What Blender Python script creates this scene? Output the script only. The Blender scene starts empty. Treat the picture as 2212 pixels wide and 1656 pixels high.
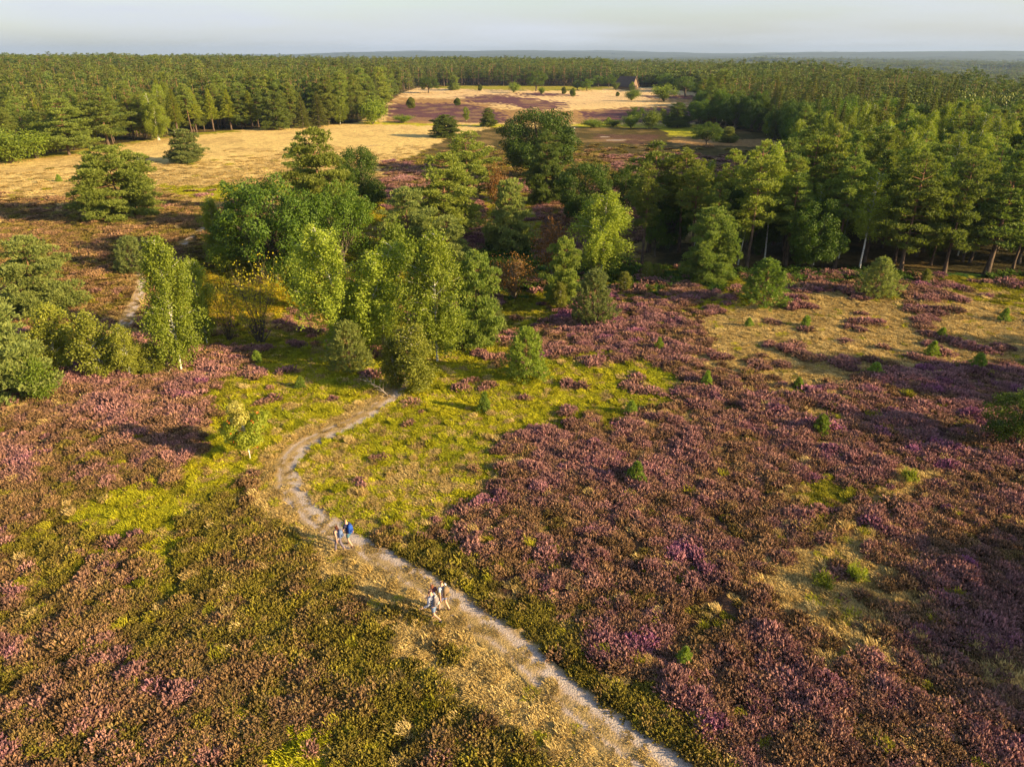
import bpy, math, random
import numpy as np
from mathutils import Vector, Matrix

# ------------------------------------------------------------------ camera, sky, sun, exposure
SC = bpy.context.scene
COL = SC.collection
HC = 22.5                     # drone height
PITCH = math.radians(25.0)
FPX = 1533.0                  # focal length in pixels of a 2212 x 1656 picture
CX, CY = 1106.0, 828.0
cam_d = bpy.data.cameras.new("camera")
cam_d.sensor_width = 36.0
cam_d.lens = 36.0 * FPX / 2212.0
cam_d.clip_start = 0.5
cam_d.clip_end = 60000
cam = bpy.data.objects.new("camera", cam_d)
cam.location = (0, 0, HC)
cam.rotation_euler = (math.radians(90) - PITCH, 0, 0)
COL.objects.link(cam)
SC.camera = cam

SUN_EL, SUN_AZ = math.radians(19.0), math.radians(111.0)     # azimuth from +Y towards +X
world = bpy.data.worlds.new("World")
SC.world = world
world.use_nodes = True
wt = world.node_tree
wt.nodes.clear()
w_out = wt.nodes.new("ShaderNodeOutputWorld")
w_bg = wt.nodes.new("ShaderNodeBackground")
sky = wt.nodes.new("ShaderNodeTexSky")
sky.sky_type = 'NISHITA'
sky.sun_disc = False
sky.sun_elevation = SUN_EL
sky.sun_rotation = SUN_AZ
sky.altitude = 100
sky.air_density = 1.0
sky.dust_density = 1.6
sky.ozone_density = 1.5
w_bg.inputs['Strength'].default_value = 0.085
tc = wt.nodes.new("ShaderNodeTexCoord")
mp = wt.nodes.new("ShaderNodeMapping"); mp.inputs['Scale'].default_value = (1.6, 2.0, 14.0)
mp.inputs['Rotation'].default_value = (0, 0.12, 0.3)
nz = wt.nodes.new("ShaderNodeTexNoise"); nz.inputs['Scale'].default_value = 1.6; nz.inputs['Detail'].default_value = 6
rm = wt.nodes.new("ShaderNodeMapRange")
rm.inputs[1].default_value = 0.40; rm.inputs[2].default_value = 0.66
rm.inputs[3].default_value = 0.40; rm.inputs[4].default_value = 1.0
mixw = wt.nodes.new("ShaderNodeMix"); mixw.data_type = 'RGBA'
mixw.inputs[7].default_value = (3.35, 3.55, 3.9, 1)      # thin high cloud veil
L = wt.links.new
L(tc.outputs['Generated'], mp.inputs['Vector']); L(mp.outputs[0], nz.inputs['Vector'])
spz = wt.nodes.new("ShaderNodeSeparateXYZ"); L(tc.outputs['Generated'], spz.inputs[0])
rz_ = wt.nodes.new("ShaderNodeMapRange"); rz_.interpolation_type = 'SMOOTHSTEP'
rz_.inputs[1].default_value = 0.10; rz_.inputs[2].default_value = 0.55; rz_.inputs[3].default_value = 1.0; rz_.inputs[4].default_value = 0.12
L(spz.outputs[2], rz_.inputs[0])
vm = wt.nodes.new("ShaderNodeMath"); vm.operation = 'MULTIPLY'
L(nz.outputs['Fac'], rm.inputs[0]); L(rm.outputs[0], vm.inputs[0]); L(rz_.outputs[0], vm.inputs[1]); L(vm.outputs[0], mixw.inputs[0])
L(sky.outputs[0], mixw.inputs[6]); L(mixw.outputs[2], w_bg.inputs['Color']); L(w_bg.outputs[0], w_out.inputs['Surface'])

sun_d = bpy.data.lights.new("sun", 'SUN')
sun_d.energy = 5.0
sun_d.angle = math.radians(0.6)
sun_d.color = (1.0, 0.74, 0.38)
sun = bpy.data.objects.new("sun", sun_d)
SV = Vector((math.cos(SUN_EL) * math.sin(SUN_AZ), math.cos(SUN_EL) * math.cos(SUN_AZ), math.sin(SUN_EL)))
sun.rotation_euler = SV.to_track_quat('Z', 'Y').to_euler()
sun.location = SV * 60
COL.objects.link(sun)

SC.view_settings.view_transform = 'Standard'
SC.view_settings.look = 'None'
SC.view_settings.exposure = 1.38
SC.view_settings.gamma = 1
cy = SC.cycles
cy.max_bounces = 5; cy.diffuse_bounces = 3; cy.glossy_bounces = 1; cy.transmission_bounces = 3
cy.volume_bounces = 0; cy.transparent_max_bounces = 4
cy.caustics_reflective = False; cy.caustics_refractive = False

# ------------------------------------------------------------------ numeric helpers
def _h(ix, iy, s):
    n = (ix.astype(np.int64) * 374761393 + iy.astype(np.int64) * 668265263 + s * 974634777) & 0xFFFFFFFF
    n = ((n ^ (n >> 13)) * 1274126177) & 0xFFFFFFFF
    n = n ^ (n >> 16)
    return (n & 0xFFFFFF) / float(0xFFFFFF)

def vnoise(x, y, s=0):
    x = np.asarray(x, float); y = np.asarray(y, float)
    ix = np.floor(x); iy = np.floor(y)
    fx = x - ix; fy = y - iy
    fx = fx * fx * (3 - 2 * fx); fy = fy * fy * (3 - 2 * fy)
    a = _h(ix, iy, s); b = _h(ix + 1, iy, s); c = _h(ix, iy + 1, s); d = _h(ix + 1, iy + 1, s)
    return (a + (b - a) * fx) * (1 - fy) + (c + (d - c) * fx) * fy

def fbm(x, y, s=0, o=4):
    t = 0; a = 0.5; n = 0
    for k in range(o):
        t = t + a * vnoise(x, y, s + 17 * k); n += a
        x = x * 2.03 + 11.3; y = y * 2.03 - 7.7; a *= 0.5
    return t / n

def sstep(a, b, x):
    t = np.clip((x - a) / (b - a), 0, 1)
    return t * t * (3 - 2 * t)

CT, ST = math.cos(PITCH), math.sin(PITCH)

def crest(az):
    return np.interp(np.degrees(az), [-90, -40, 0, 12, 20, 28, 36, 50, 90], [1250, 1250, 1100, 980, 720, 450, 340, 320, 320])

def terrain(x, y):
    x = np.asarray(x, float); y = np.asarray(y, float)
    r = np.hypot(x, y) + 1e-6
    az = np.arctan2(x, y)
    z = 0.5 * (fbm(x / 28, y / 28, 3) - 0.5) * sstep(5, 30, r) + 1.6 * (fbm(x / 90, y / 90, 5) - 0.5) * sstep(60, 160, r)
    z = z - 3.2 * np.exp(-((x + 15) / 24) ** 2 - ((y - 70) / 13) ** 2)          # the dell
    z = z - 1.6 * np.exp(-((x - 5) / 16) ** 2 - ((y - 92) / 14) ** 2)
    z = z + 1.3 * np.exp(-((x + 45) / 25) ** 2 - ((y - 105) / 22) ** 2)         # brown bank on the left
    z = z + 5.5 * sstep(-5, -35, np.degrees(az)) * sstep(230, 650, r)           # rise under the left forest
    # low dunes of the far heath
    z = z + 3.0 * (fbm(x / 60 + 3, y / 34, 9, 3) - 0.5) * sstep(230, 300, r) * sstep(560, 480, r)
    z = z + 5.0 * np.exp(-((np.degrees(az) - 19) / 5) ** 2 - ((r - 620) / 130) ** 2)
    c = crest(az)
    low = -32 + 24 * (fbm(x / 1300, y / 700, 21, 3) - 0.5) * 2
    z = z + low * sstep(c, c + np.interp(np.degrees(az), [10, 28], [600, 300]), r)
    hill = 52 * sstep(6000, 9000, r) * sstep(-20, -9, np.degrees(az)) * (0.55 + 0.6 * fbm(np.degrees(az) / 7 + 9, r / 4000, 31, 3) + 0.25 * np.exp(-((np.degrees(az) + 1) / 7) ** 2) - 0.32 * np.exp(-((np.degrees(az) - 15) / 5) ** 2) - 0.55 * np.exp(-((np.degrees(az) + 27) / 13) ** 2))
    mid = 24 * np.exp(-((r - 3600) / 600) ** 2) * sstep(0.45, 0.75, fbm(np.degrees(az) / 6, 3.1 + r * 0, 41, 2))
    return z + hill + mid

def to_px(x, y, z):
    Z = z - HC
    d = y * CT - Z * ST
    v = y * ST + Z * CT
    d = np.where(d < 0.5, 0.5, d)
    return CX + FPX * x / d, CY - FPX * v / d

_TG = np.concatenate([np.arange(5, 400, 0.25), 400 * 1.002 ** np.arange(0, 1720)])
def ground(px, py):
    """world point of the terrain seen at a place of the 2212 x 1656 picture"""
    a = (px - CX) / FPX; b = (CY - py) / FPX
    dx, dy, dz = a, CT + b * ST, -ST + b * CT
    T = _TG
    below = (HC + dz * T) <= terrain(dx * T, dy * T)
    i = int(np.argmax(below)) if below.any() else len(T) - 1
    for _ in range(2):
        T2 = np.linspace(T[max(i - 1, 0)], T[i], 24)
        below = (HC + dz * T2) <= terrain(dx * T2, dy * T2)
        i = int(np.argmax(below)) if below.any() else len(T2) - 1
        T = T2
    t = float(T[i])
    return Vector((dx * t, dy * t, float(terrain(dx * t, dy * t))))

def height_for(p, py_top):
    t = (CY - py_top) / FPX
    Z = p.y * (t * CT - ST) / (CT + t * ST)
    return Z + HC - p.z

def depth_of(p):
    return p.y * CT - (p.z - HC) * ST

# ------------------------------------------------------------------ object helpers
def tag(o, label=None, cat=None, group=None, kind=None):
    if label: o['label'] = label
    if cat: o['category'] = cat
    if group: o['group'] = group
    if kind: o['kind'] = kind
    return o

def np_mesh(name, V, F, attrs=None, mat=None, smooth=False, mat_idx=None):
    V = np.asarray(V, np.float32); F = np.asarray(F, np.int32)
    me = bpy.data.meshes.new(name)
    k = F.shape[1]
    me.vertices.add(len(V)); me.vertices.foreach_set('co', V.ravel())
    me.loops.add(F.size); me.loops.foreach_set('vertex_index', F.ravel())
    me.polygons.add(len(F)); me.polygons.foreach_set('loop_start', np.arange(0, F.size, k, dtype=np.int32))
    me.polygons.foreach_set('loop_total', np.full(len(F), k, np.int32))
    if mat_idx is not None: me.polygons.foreach_set('material_index', np.asarray(mat_idx, np.int32))
    me.polygons.foreach_set('use_smooth', np.full(len(F), smooth, bool))
    for an, (typ, dom, arr) in (attrs or {}).items():
        at = me.attributes.new(an, typ, dom)
        key = {'FLOAT': 'value', 'INT': 'value', 'FLOAT_VECTOR': 'vector', 'FLOAT_COLOR': 'color'}[typ]
        at.data.foreach_set(key, np.asarray(arr, np.int32 if typ == 'INT' else np.float32).ravel())
    me.update(calc_edges=True)
    if mat is not None:
        for m in (mat if isinstance(mat, (list, tuple)) else [mat]): me.materials.append(m)
    return me

def obj(name, me, parent=None, loc=None):
    o = bpy.data.objects.new(name, me); COL.objects.link(o)
    if parent is not None: o.parent = parent
    if loc is not None: o.location = loc
    return o

def empty(name, loc=(0, 0, 0), rz=0.0):
    o = bpy.data.objects.new(name, None); o.empty_display_size = 0.3
    COL.objects.link(o); o.location = loc; o.rotation_euler = (0, 0, rz)
    return o

class Geo:
    """collects tubes / boxes / quads (as quads) into one mesh"""
    def __init__(s): s.V = []; s.F = []; s.n = 0
    def add(s, V, F):
        V = np.asarray(V, float); F = np.asarray(F, int)
        s.V.append(V); s.F.append(F + s.n); s.n += len(V)
    def tube(s, P, R, k=6):
        P = np.asarray(P, float); n = len(P)
        T = np.gradient(P, axis=0); T /= np.linalg.norm(T, axis=1)[:, None] + 1e-9
        ref = np.array([1., 0, 0]) if abs(T[0, 0]) < 0.8 else np.array([0, 1., 0])
        A = np.cross(T, ref); A /= np.linalg.norm(A, axis=1)[:, None] + 1e-9
        B = np.cross(T, A)
        th = np.arange(k) * 2 * math.pi / k
        R = np.asarray(R, float)
        V = P[:, None] + R[:, None, None] * (np.cos(th)[None, :, None] * A[:, None] + np.sin(th)[None, :, None] * B[:, None])
        V = V.reshape(-1, 3)
        F = []
        for i in range(n - 1):
            for j in range(k):
                F.append((i * k + j, i * k + (j + 1) % k, (i + 1) * k + (j + 1) % k, (i + 1) * k + j))
        s.add(V, F)
    def box(s, c, d, rz=0.0):
        x, y, z = [v / 2 for v in d]
        V = np.array([(-x, -y, -z), (x, -y, -z), (x, y, -z), (-x, y, -z), (-x, -y, z), (x, -y, z), (x, y, z), (-x, y, z)])
        cc, ss = math.cos(rz), math.sin(rz)
        V = V @ np.array([[cc, ss, 0], [-ss, cc, 0], [0, 0, 1]]) + np.array(c)
        s.add(V, [(0, 3, 2, 1), (4, 5, 6, 7), (0, 1, 5, 4), (1, 2, 6, 5), (2, 3, 7, 6), (3, 0, 4, 7)])
    def mesh(s, name, mat=None, smooth=True):
        return np_mesh(name, np.vstack(s.V), np.vstack(s.F), mat=mat, smooth=smooth)

# ------------------------------------------------------------------ materials
def new_mat(name):
    m = bpy.data.materials.new(name); m.use_nodes = True
    nt = m.node_tree; nt.nodes.clear()
    out = nt.nodes.new("ShaderNodeOutputMaterial")
    return m, nt, out

def rgb(c): return (c[0], c[1], c[2], 1)

def leaf_mat(name, c1, c2, c3, trans=0.34, obj_var=0.5):
    """three leaf colours mixed by a per-leaf value and per-tree random"""
    c1, c2, c3 = [(c[0] * 1.28, c[1] * 1.18, c[2]) for c in (c1, c2, c3)]
    m, nt, out = new_mat(name)
    N = nt.nodes.new; K = nt.links.new
    at = N("ShaderNodeAttribute"); at.attribute_name = "rnd"
    ob = N("ShaderNodeObjectInfo")
    mx = N("ShaderNodeMix"); mx.data_type = 'RGBA'; mx.inputs[6].default_value = rgb(c1); mx.inputs[7].default_value = rgb(c2)
    K(at.outputs['Fac'], mx.inputs[0])
    mv = N("ShaderNodeMath"); mv.operation = 'MULTIPLY'; mv.inputs[1].default_value = obj_var
    K(ob.outputs['Random'], mv.inputs[0])
    m2 = N("ShaderNodeMix"); m2.data_type = 'RGBA'; m2.inputs[7].default_value = rgb(c3)
    K(mv.outputs[0], m2.inputs[0]); K(mx.outputs[2], m2.inputs[6])
    df = N("ShaderNodeBsdfPrincipled"); df.inputs['Roughness'].default_value = 0.55; df.inputs['Specular IOR Level'].default_value = 0.25
    tr = N("ShaderNodeBsdfTranslucent")
    hs = N("ShaderNodeHueSaturation"); hs.inputs['Saturation'].default_value = 1.15; hs.inputs['Value'].default_value = 1.3
    hv = N("ShaderNodeHueSaturation"); vr = N("ShaderNodeMapRange"); vr.inputs[3].default_value = 0.70; vr.inputs[4].default_value = 1.30
    fr = N("ShaderNodeMath"); fr.operation = 'FRACT'; ml = N("ShaderNodeMath"); ml.operation = 'MULTIPLY'; ml.inputs[1].default_value = 7.31
    K(ob.outputs['Random'], ml.inputs[0]); K(ml.outputs[0], fr.inputs[0]); K(fr.outputs[0], vr.inputs[0]); K(vr.outputs[0], hv.inputs['Value']); K(m2.outputs[2], hv.inputs['Color'])
    K(hv.outputs[0], df.inputs['Base Color']); K(hv.outputs[0], hs.inputs['Color']); K(hs.outputs[0], tr.inputs['Color'])
    ms = N("ShaderNodeMixShader"); ms.inputs[0].default_value = trans
    K(df.outputs[0], ms.inputs[1]); K(tr.outputs[0], ms.inputs[2]); K(ms.outputs[0], out.inputs['Surface'])
    return m

def bark_mat(name, c1, c2, c_up=None, z0=0.3, z1=0.6, scale=6, stretch=0.25, thr=(0.4, 0.6)):
    m, nt, out = new_mat(name)
    N = nt.nodes.new; K = nt.links.new
    t = N("ShaderNodeTexCoord"); mpn = N("ShaderNodeMapping"); mpn.inputs['Scale'].default_value = (1, 1, stretch)
    nn = N("ShaderNodeTexNoise"); nn.inputs['Scale'].default_value = scale; nn.inputs['Detail'].default_value = 5
    K(t.outputs['Object'], mpn.inputs[0]); K(mpn.outputs[0], nn.inputs['Vector'])
    rr = N("ShaderNodeMapRange"); rr.inputs[1].default_value = thr[0]; rr.inputs[2].default_value = thr[1]
    K(nn.outputs['Fac'], rr.inputs[0])
    mx = N("ShaderNodeMix"); mx.data_type = 'RGBA'; mx.inputs[6].default_value = rgb(c1); mx.inputs[7].default_value = rgb(c2)
    K(rr.outputs[0], mx.inputs[0]); last = mx.outputs[2]
    if c_up:
        sp = N("ShaderNodeSeparateXYZ"); K(t.outputs['Generated'], sp.inputs[0])
        r2 = N("ShaderNodeMapRange"); r2.inputs[1].default_value = z0; r2.inputs[2].default_value = z1
        K(sp.outputs[2], r2.inputs[0])
        m2 = N("ShaderNodeMix"); m2.data_type = 'RGBA'; m2.inputs[7].default_value = rgb(c_up)
        K(r2.outputs[0], m2.inputs[0]); K(last, m2.inputs[6]); last = m2.outputs[2]
    b = N("ShaderNodeBsdfPrincipled"); b.inputs['Roughness'].default_value = 0.85; b.inputs['Specular IOR Level'].default_value = 0.2
    K(last, b.inputs['Base Color'])
    bp = N("ShaderNodeBump"); bp.inputs['Strength'].default_value = 0.5; bp.inputs['Distance'].default_value = 0.03
    K(nn.outputs['Fac'], bp.inputs['Height']); K(bp.outputs[0], b.inputs['Normal'])
    K(b.outputs[0], out.inputs['Surface'])
    return m

def plain_mat(name, c, rough=0.7, c2=None, scale=20, detail=4, bump=0.0):
    m, nt, out = new_mat(name)
    N = nt.nodes.new; K = nt.links.new
    b = N("ShaderNodeBsdfPrincipled"); b.inputs['Roughness'].default_value = rough; b.inputs['Specular IOR Level'].default_value = 0.25
    t = N("ShaderNodeTexCoord"); nn = N("ShaderNodeTexNoise"); nn.inputs['Scale'].default_value = scale; nn.inputs['Detail'].default_value = detail
    K(t.outputs['Object'], nn.inputs['Vector'])
    mx = N("ShaderNodeMix"); mx.data_type = 'RGBA'
    mx.inputs[6].default_value = rgb(c); mx.inputs[7].default_value = rgb(c2 or tuple(v * 0.75 for v in c))
    K(nn.outputs['Fac'], mx.inputs[0]); K(mx.outputs[2], b.inputs['Base Color'])
    if bump:
        bp = N("ShaderNodeBump"); bp.inputs['Distance'].default_value = bump; K(nn.outputs['Fac'], bp.inputs['Height']); K(bp.outputs[0], b.inputs['Normal'])
    K(b.outputs[0], out.inputs['Surface'])
    return m

def tuft_mat(name, trans=0.3):
    """plant tufts: base and tip colours come with every tuft, mixed by height on the tuft"""
    m, nt, out = new_mat(name)
    N = nt.nodes.new; K = nt.links.new
    a1 = N("ShaderNodeAttribute"); a1.attribute_type = 'INSTANCER'; a1.attribute_name = "ctip"
    a0 = N("ShaderNodeAttribute"); a0.attribute_type = 'INSTANCER'; a0.attribute_name = "cbase"
    tp = N("ShaderNodeAttribute"); tp.attribute_name = "tip"
    rn = N("ShaderNodeAttribute"); rn.attribute_name = "rnd"
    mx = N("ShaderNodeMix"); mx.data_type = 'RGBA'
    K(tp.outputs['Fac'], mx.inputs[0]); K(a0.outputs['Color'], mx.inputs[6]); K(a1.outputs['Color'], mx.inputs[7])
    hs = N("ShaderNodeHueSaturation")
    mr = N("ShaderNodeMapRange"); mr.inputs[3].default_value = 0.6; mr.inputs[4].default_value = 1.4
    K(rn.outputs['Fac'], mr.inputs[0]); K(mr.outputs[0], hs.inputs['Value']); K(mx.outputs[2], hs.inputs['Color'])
    df = N("ShaderNodeBsdfPrincipled"); df.inputs['Roughness'].default_value = 0.8; df.inputs['Specular IOR Level'].default_value = 0.1
    tr = N("ShaderNodeBsdfTranslucent")
    K(hs.outputs[0], df.inputs['Base Color']); K(hs.outputs[0], tr.inputs['Color'])
    ms = N("ShaderNodeMixShader"); ms.inputs[0].default_value = trans
    K(df.outputs[0], ms.inputs[1]); K(tr.outputs[0], ms.inputs[2]); K(ms.outputs[0], out.inputs['Surface'])
    return m

M = {}
M['pine'] = leaf_mat('pine_needles', (0.065, 0.122, 0.032), (0.185, 0.250, 0.060), (0.200, 0.220, 0.038))
M['pine_blue'] = leaf_mat('blue_pine_needles', (0.095, 0.145, 0.050), (0.240, 0.290, 0.095), (0.200, 0.230, 0.050))
M['pine_young'] = leaf_mat('young_pine_needles', (0.080, 0.165, 0.030), (0.220, 0.310, 0.060), (0.200, 0.250, 0.040))
M['oak'] = leaf_mat('oak_leaves', (0.028, 0.075, 0.009), (0.092, 0.155, 0.016), (0.085, 0.130, 0.015))
M['oak_dark'] = leaf_mat('dark_oak_leaves', (0.020, 0.055, 0.007), (0.078, 0.132, 0.013), (0.050, 0.090, 0.010), .2)
M['birch'] = leaf_mat('birch_leaves', (0.105, 0.160, 0.020), (0.235, 0.295, 0.042), (0.180, 0.235, 0.030), 0.35)
M['far_pine'] = leaf_mat('far_pine_needles_shade_toned', (0.034, 0.074, 0.022), (0.112, 0.168, 0.040), (0.140, 0.156, 0.032), 0.25, 0.7)  # darker than near pines; stands in for crown self-shadow big leaf cards lack
M['far_oak'] = leaf_mat('far_oak_leaves_shade_toned', (0.035, 0.070, 0.012), (0.105, 0.150, 0.018), (0.120, 0.140, 0.020), 0.15, 0.7)  # far oak tone kept dark in place of self-shadow coarse cards miss
M['birch_olive'] = leaf_mat('young_birch_leaves', (0.095, 0.125, 0.020), (0.220, 0.245, 0.040), (0.180, 0.200, 0.030), 0.3)
M['spruce'] = leaf_mat('spruce_needles', (0.040, 0.075, 0.020), (0.120, 0.155, 0.034), (0.140, 0.125, 0.030))
M['larch'] = leaf_mat('larch_needles', (0.140, 0.195, 0.022), (0.260, 0.300, 0.040), (0.180, 0.210, 0.030), 0.4)
M['shrub'] = leaf_mat('shrub_leaves', (0.075, 0.135, 0.016), (0.170, 0.235, 0.028), (0.150, 0.190, 0.028))
M['autumn'] = leaf_mat('yellowing_leaves', (0.250, 0.250, 0.018), (0.440, 0.400, 0.025), (0.300, 0.280, 0.020), 0.4)
M['rust'] = leaf_mat('rust_leaves', (0.100, 0.060, 0.020), (0.240, 0.110, 0.030), (0.090, 0.080, 0.020))
M['rowan'] = leaf_mat('bleached_leaves', (0.230, 0.270, 0.030), (0.560, 0.520, 0.220), (0.400, 0.380, 0.080))
M['berry'] = plain_mat('rowan_berries', (0.65, 0.13, 0.02), 0.4)
M['bark_pine'] = bark_mat('pine_bark', (0.060, 0.042, 0.032), (0.13, 0.088, 0.062), (0.24, 0.13, 0.075), 0.25, 0.6)
M['bark_oak'] = bark_mat('oak_bark', (0.07, 0.055, 0.04), (0.15, 0.12, 0.09))
M['bark_birch'] = bark_mat('birch_bark', (0.68, 0.66, 0.60), (0.09, 0.08, 0.07), None, scale=9, stretch=1.6, thr=(0.55, 0.66))
M['bark_dead'] = bark_mat('dead_wood', (0.20, 0.15, 0.11), (0.36, 0.30, 0.24))

# ------------------------------------------------------------------ ground cover map (what grows where)
# letters: P full purple heather, h dusty pink heather, b brown heather, o olive heather, g yellow-green grass,
#          m green moss and bilberry, s straw, t tawny straw mixed with heather, d dark green fern
GRID = [
#x: 0         500       1000      1500      2000
"bbbbbbyymmmommmmmmmmmdddmmmmmmmmddddddddddddd",   # 580
"bbbbbbtyyyyyyymmmmmmmddmmmmmmhmmmhhhhhmhhmmmm",   # 620
"bbbbbttyyyyyyymmmmmmmmmgmPPhhhgggsssssssssggg",   # 660
"bbbbttttytytttmmmmmmmmgmPPPPPhhssssssssssssss",   # 700
"mmmmmmmmmmmmmmmmmmmmmmmhhPPhhhhsssssssssssssh",   # 740
"mmmmmmmmmmhmgggggggggmmmmmhhPhsssssssssssshhh",   # 780
"tthPPPhPPhmmggggggggggggggmmmhhhtssssttPPPPPP",   # 820
"ttthhhhhhmgggggggggggggggggmmhhhhthhthhPhhPhP",   # 860
"hhhhhhhhhgmgggggggggggmhmmmtthhPhhhthPPPPPPPh",   # 900
"hhhhhhhhhggggggggggggthhhhhhhhhhhhhhPPPPPPPPP",   # 940
"hhbhbhhhhgggsgggggttthhhhhhhhhhhhhhhthhPPhhhh",   # 980
"hbbbhbbbmgmsggggggggtthhhhhhPhhhhhthhhtthhhhh",   # 1020
"hbbbbbggmmbssggggggtthhhhhhhhhhhhhtmmmtthhhhh",   # 1060
"bbbbggggbobssgggggghhhhhhhPhhhhhhhhmbtthhhhhh",   # 1100
"bbobogggoooossggggmghhhhhhhhhhPhhhhbbthhhhPhh",   # 1140
"momomogmooooosggoohhhhhhhhhhhhhPhhhhtthhhhhhh",   # 1180
"omommmooooooosssoooohhhhhhhhhhhhhttssstthhhhh",   # 1220
"bbmbbbbmooooossssoooohhhhhPhhhhhhtsssssthPhhh",   # 1260
"hbbbhbbbboooooossoooohhhhhPPhhhhhttsstthhhhhh",   # 1300
"hhbhbbhbbboooooossoohhhhhhhhhhhhhhtthhhhhhhhh",   # 1340
"hhhbhhbbbbooooooossooohhhhhPhhhhhhhttttthhhhh",   # 1380
"hhhhhbhhbbboooooossooohhhhhhhhhhhhhttttthhhth",   # 1420
"hbhhPhhhbbbboboooosssoooohhhhhhhhhhtthhhhhhtt",   # 1460
"hhhhhhhhhbbobbboooosssoooohhhhhhhhhhhhhhhhhhh",   # 1500
"hhPhhhhPhbbbbgbooooosssoooohhhhhhhPhhhhPhhhhh",   # 1540
"hhhhhhhhhbhbgggobooooosssooohhhhhhhhhhhhhhhhh",   # 1580
"hhhhhhhhhhbbgttoobooooosssoooohhhhhhhhhhPhhhh",   # 1620
"hhhhhhhhhhhbggbbobhooooosssooohhhhhhhhhhhhhhh",   # 1660
]
CLS = "Phbogmstdfy"
NEARP = [
 ('g', [(668, 985), (700, 955), (780, 915), (865, 855), (960, 790), (1100, 790), (1400, 775), (1500, 830), (1350, 885), (1200, 905), (1090, 960), (1045, 1060), (960, 1100), (905, 1160), (800, 1150), (730, 1110), (675, 1065), (655, 1020)]),
 ('g', [(430, 950), (500, 880), (560, 800), (700, 770), (850, 790), (840, 860), (700, 925), (620, 960), (590, 1020), (500, 1060), (430, 1040)]),
 ('g', [(205, 1115), (280, 1070), (400, 1060), (440, 1100), (340, 1180), (230, 1170)]),
 ('s', [(1520, 690), (1620, 650), (2080, 650), (2230, 690), (2230, 800), (2000, 775), (1850, 810), (1650, 810), (1530, 745)]),
 ('s', [(1665, 1295), (1690, 1215), (1800, 1190), (1900, 1250), (1870, 1310), (1750, 1325)]),
 ('t', [(1660, 1340), (1900, 1330), (2010, 1400), (1860, 1450), (1700, 1400)])]
GI = np.array([[CLS.index(c) for c in row.ljust(45, row[-1])[:45]] for row in GRID])
for _r in range(18, len(GRID)):            # the left foreground is mostly faded heather
    for _c in range(14):
        if GI[_r, _c] == 1 and (_r + _c) % 3: GI[_r, _c] = 2
FARP = [   # far fields, outlines as they lie on the ground
 ('b', [(-400, 450), (0, 433), (200, 425), (330, 415), (460, 452), (560, 430), (600, 470), (560, 640), (-400, 640)]),
 ('g', [(330, 402), (620, 400), (640, 425), (480, 440), (370, 420)]),
 ('g', [(520, 500), (900, 470), (1050, 520), (1000, 600), (450, 640)]),
 ('o', [(830, 400), (880, 350), (960, 300), (1060, 276), (1400, 272), (1660, 285), (1680, 330), (1600, 420), (1380, 470), (1100, 470), (830, 480)]),
 ('h', [(830, 345), (900, 352), (960, 372), (920, 395), (830, 390)]),
 ('h', [(820, 385), (960, 380), (1400, 410), (1420, 500), (1250, 580), (900, 520), (800, 440)]),
 ('y', [(680, 430), (840, 430), (850, 475), (720, 500)]),
 ('g', [(1040, 400), (1150, 430), (1180, 520), (1040, 520)]),
 ('d', [(1040, 520), (1170, 520), (1160, 560), (1050, 562)]),
 ('h', [(1290, 335), (1520, 335), (1640, 345), (1640, 395), (1350, 380)]),
 ('h', [(1290, 290), (1440, 292), (1380, 312), (1290, 306)]),
 ('g', [(1430, 276), (1570, 277), (1560, 296), (1440, 294)]),
 ('t', [(1440, 303), (1680, 300), (1680, 318), (1470, 314)]),
 ('t', [(838, 204), (1000, 200), (1300, 218), (1560, 208), (1620, 262), (1300, 266), (830, 266)]),
 ('s', [(870, 200), (1330, 205), (1500, 226), (1200, 240), (1090, 236), (1000, 214), (860, 212)]),
 ('P', [(825, 222), (1000, 224), (1085, 243), (1100, 266), (1000, 264), (850, 262), (830, 245)]),
 ('P', [(1000, 208), (1085, 203), (1230, 224), (1225, 232), (1160, 240), (1090, 226), (1010, 220)]),
 ('P', [(1240, 246), (1330, 236), (1470, 232), (1520, 240), (1500, 265), (1300, 264)]),
 ('P', [(1110, 200), (1230, 203), (1230, 209), (1130, 207)]),
 ('P', [(1350, 208), (1560, 205), (1560, 218), (1450, 213)]),
 ('m', [(930, 184), (1330, 184), (1330, 193), (1200, 197), (930, 191)]),
 ('g', [(780, 262), (1000, 270), (1100, 268), (1100, 275), (900, 271), (780, 268)]),
 ('g', [(1240, 268), (1480, 268), (1660, 280), (1500, 278), (1240, 275)]),
 ('m', [(-400, 345), (0, 350), (140, 338), (330, 302), (520, 284), (520, 276), (0, 320), (-400, 335)]),
]

WOOD = [(-900, 480), (0, 347), (100, 333), (200, 319), (320, 301), (400, 289), (560, 277), (700, 271), (770, 266), (800, 250), (830, 228), (870, 200), (905, 189),
        (1000, 185.5), (1330, 187), (1430, 190), (1500, 200), (1560, 214), (1525, 240), (1500, 268), (1580, 282), (1650, 288), (1715, 330), (1705, 420), (1650, 505), (1560, 525),
        (1400, 522), (1378, 575), (1500, 578), (2212, 592), (3400, 615), (3400, 117.0), (-900, 117.0)]
def in_poly(x, y, P):
    r = np.zeros(x.shape, bool); n = len(P)
    for i in range(n):
        x1, y1 = P[i]; x2, y2 = P[(i + 1) % n]
        if y1 == y2: continue
        c = ((y1 > y) != (y2 > y)) & (x < (x2 - x1) * (y - y1) / (y2 - y1) + x1)
        r ^= c
    return r

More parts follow.
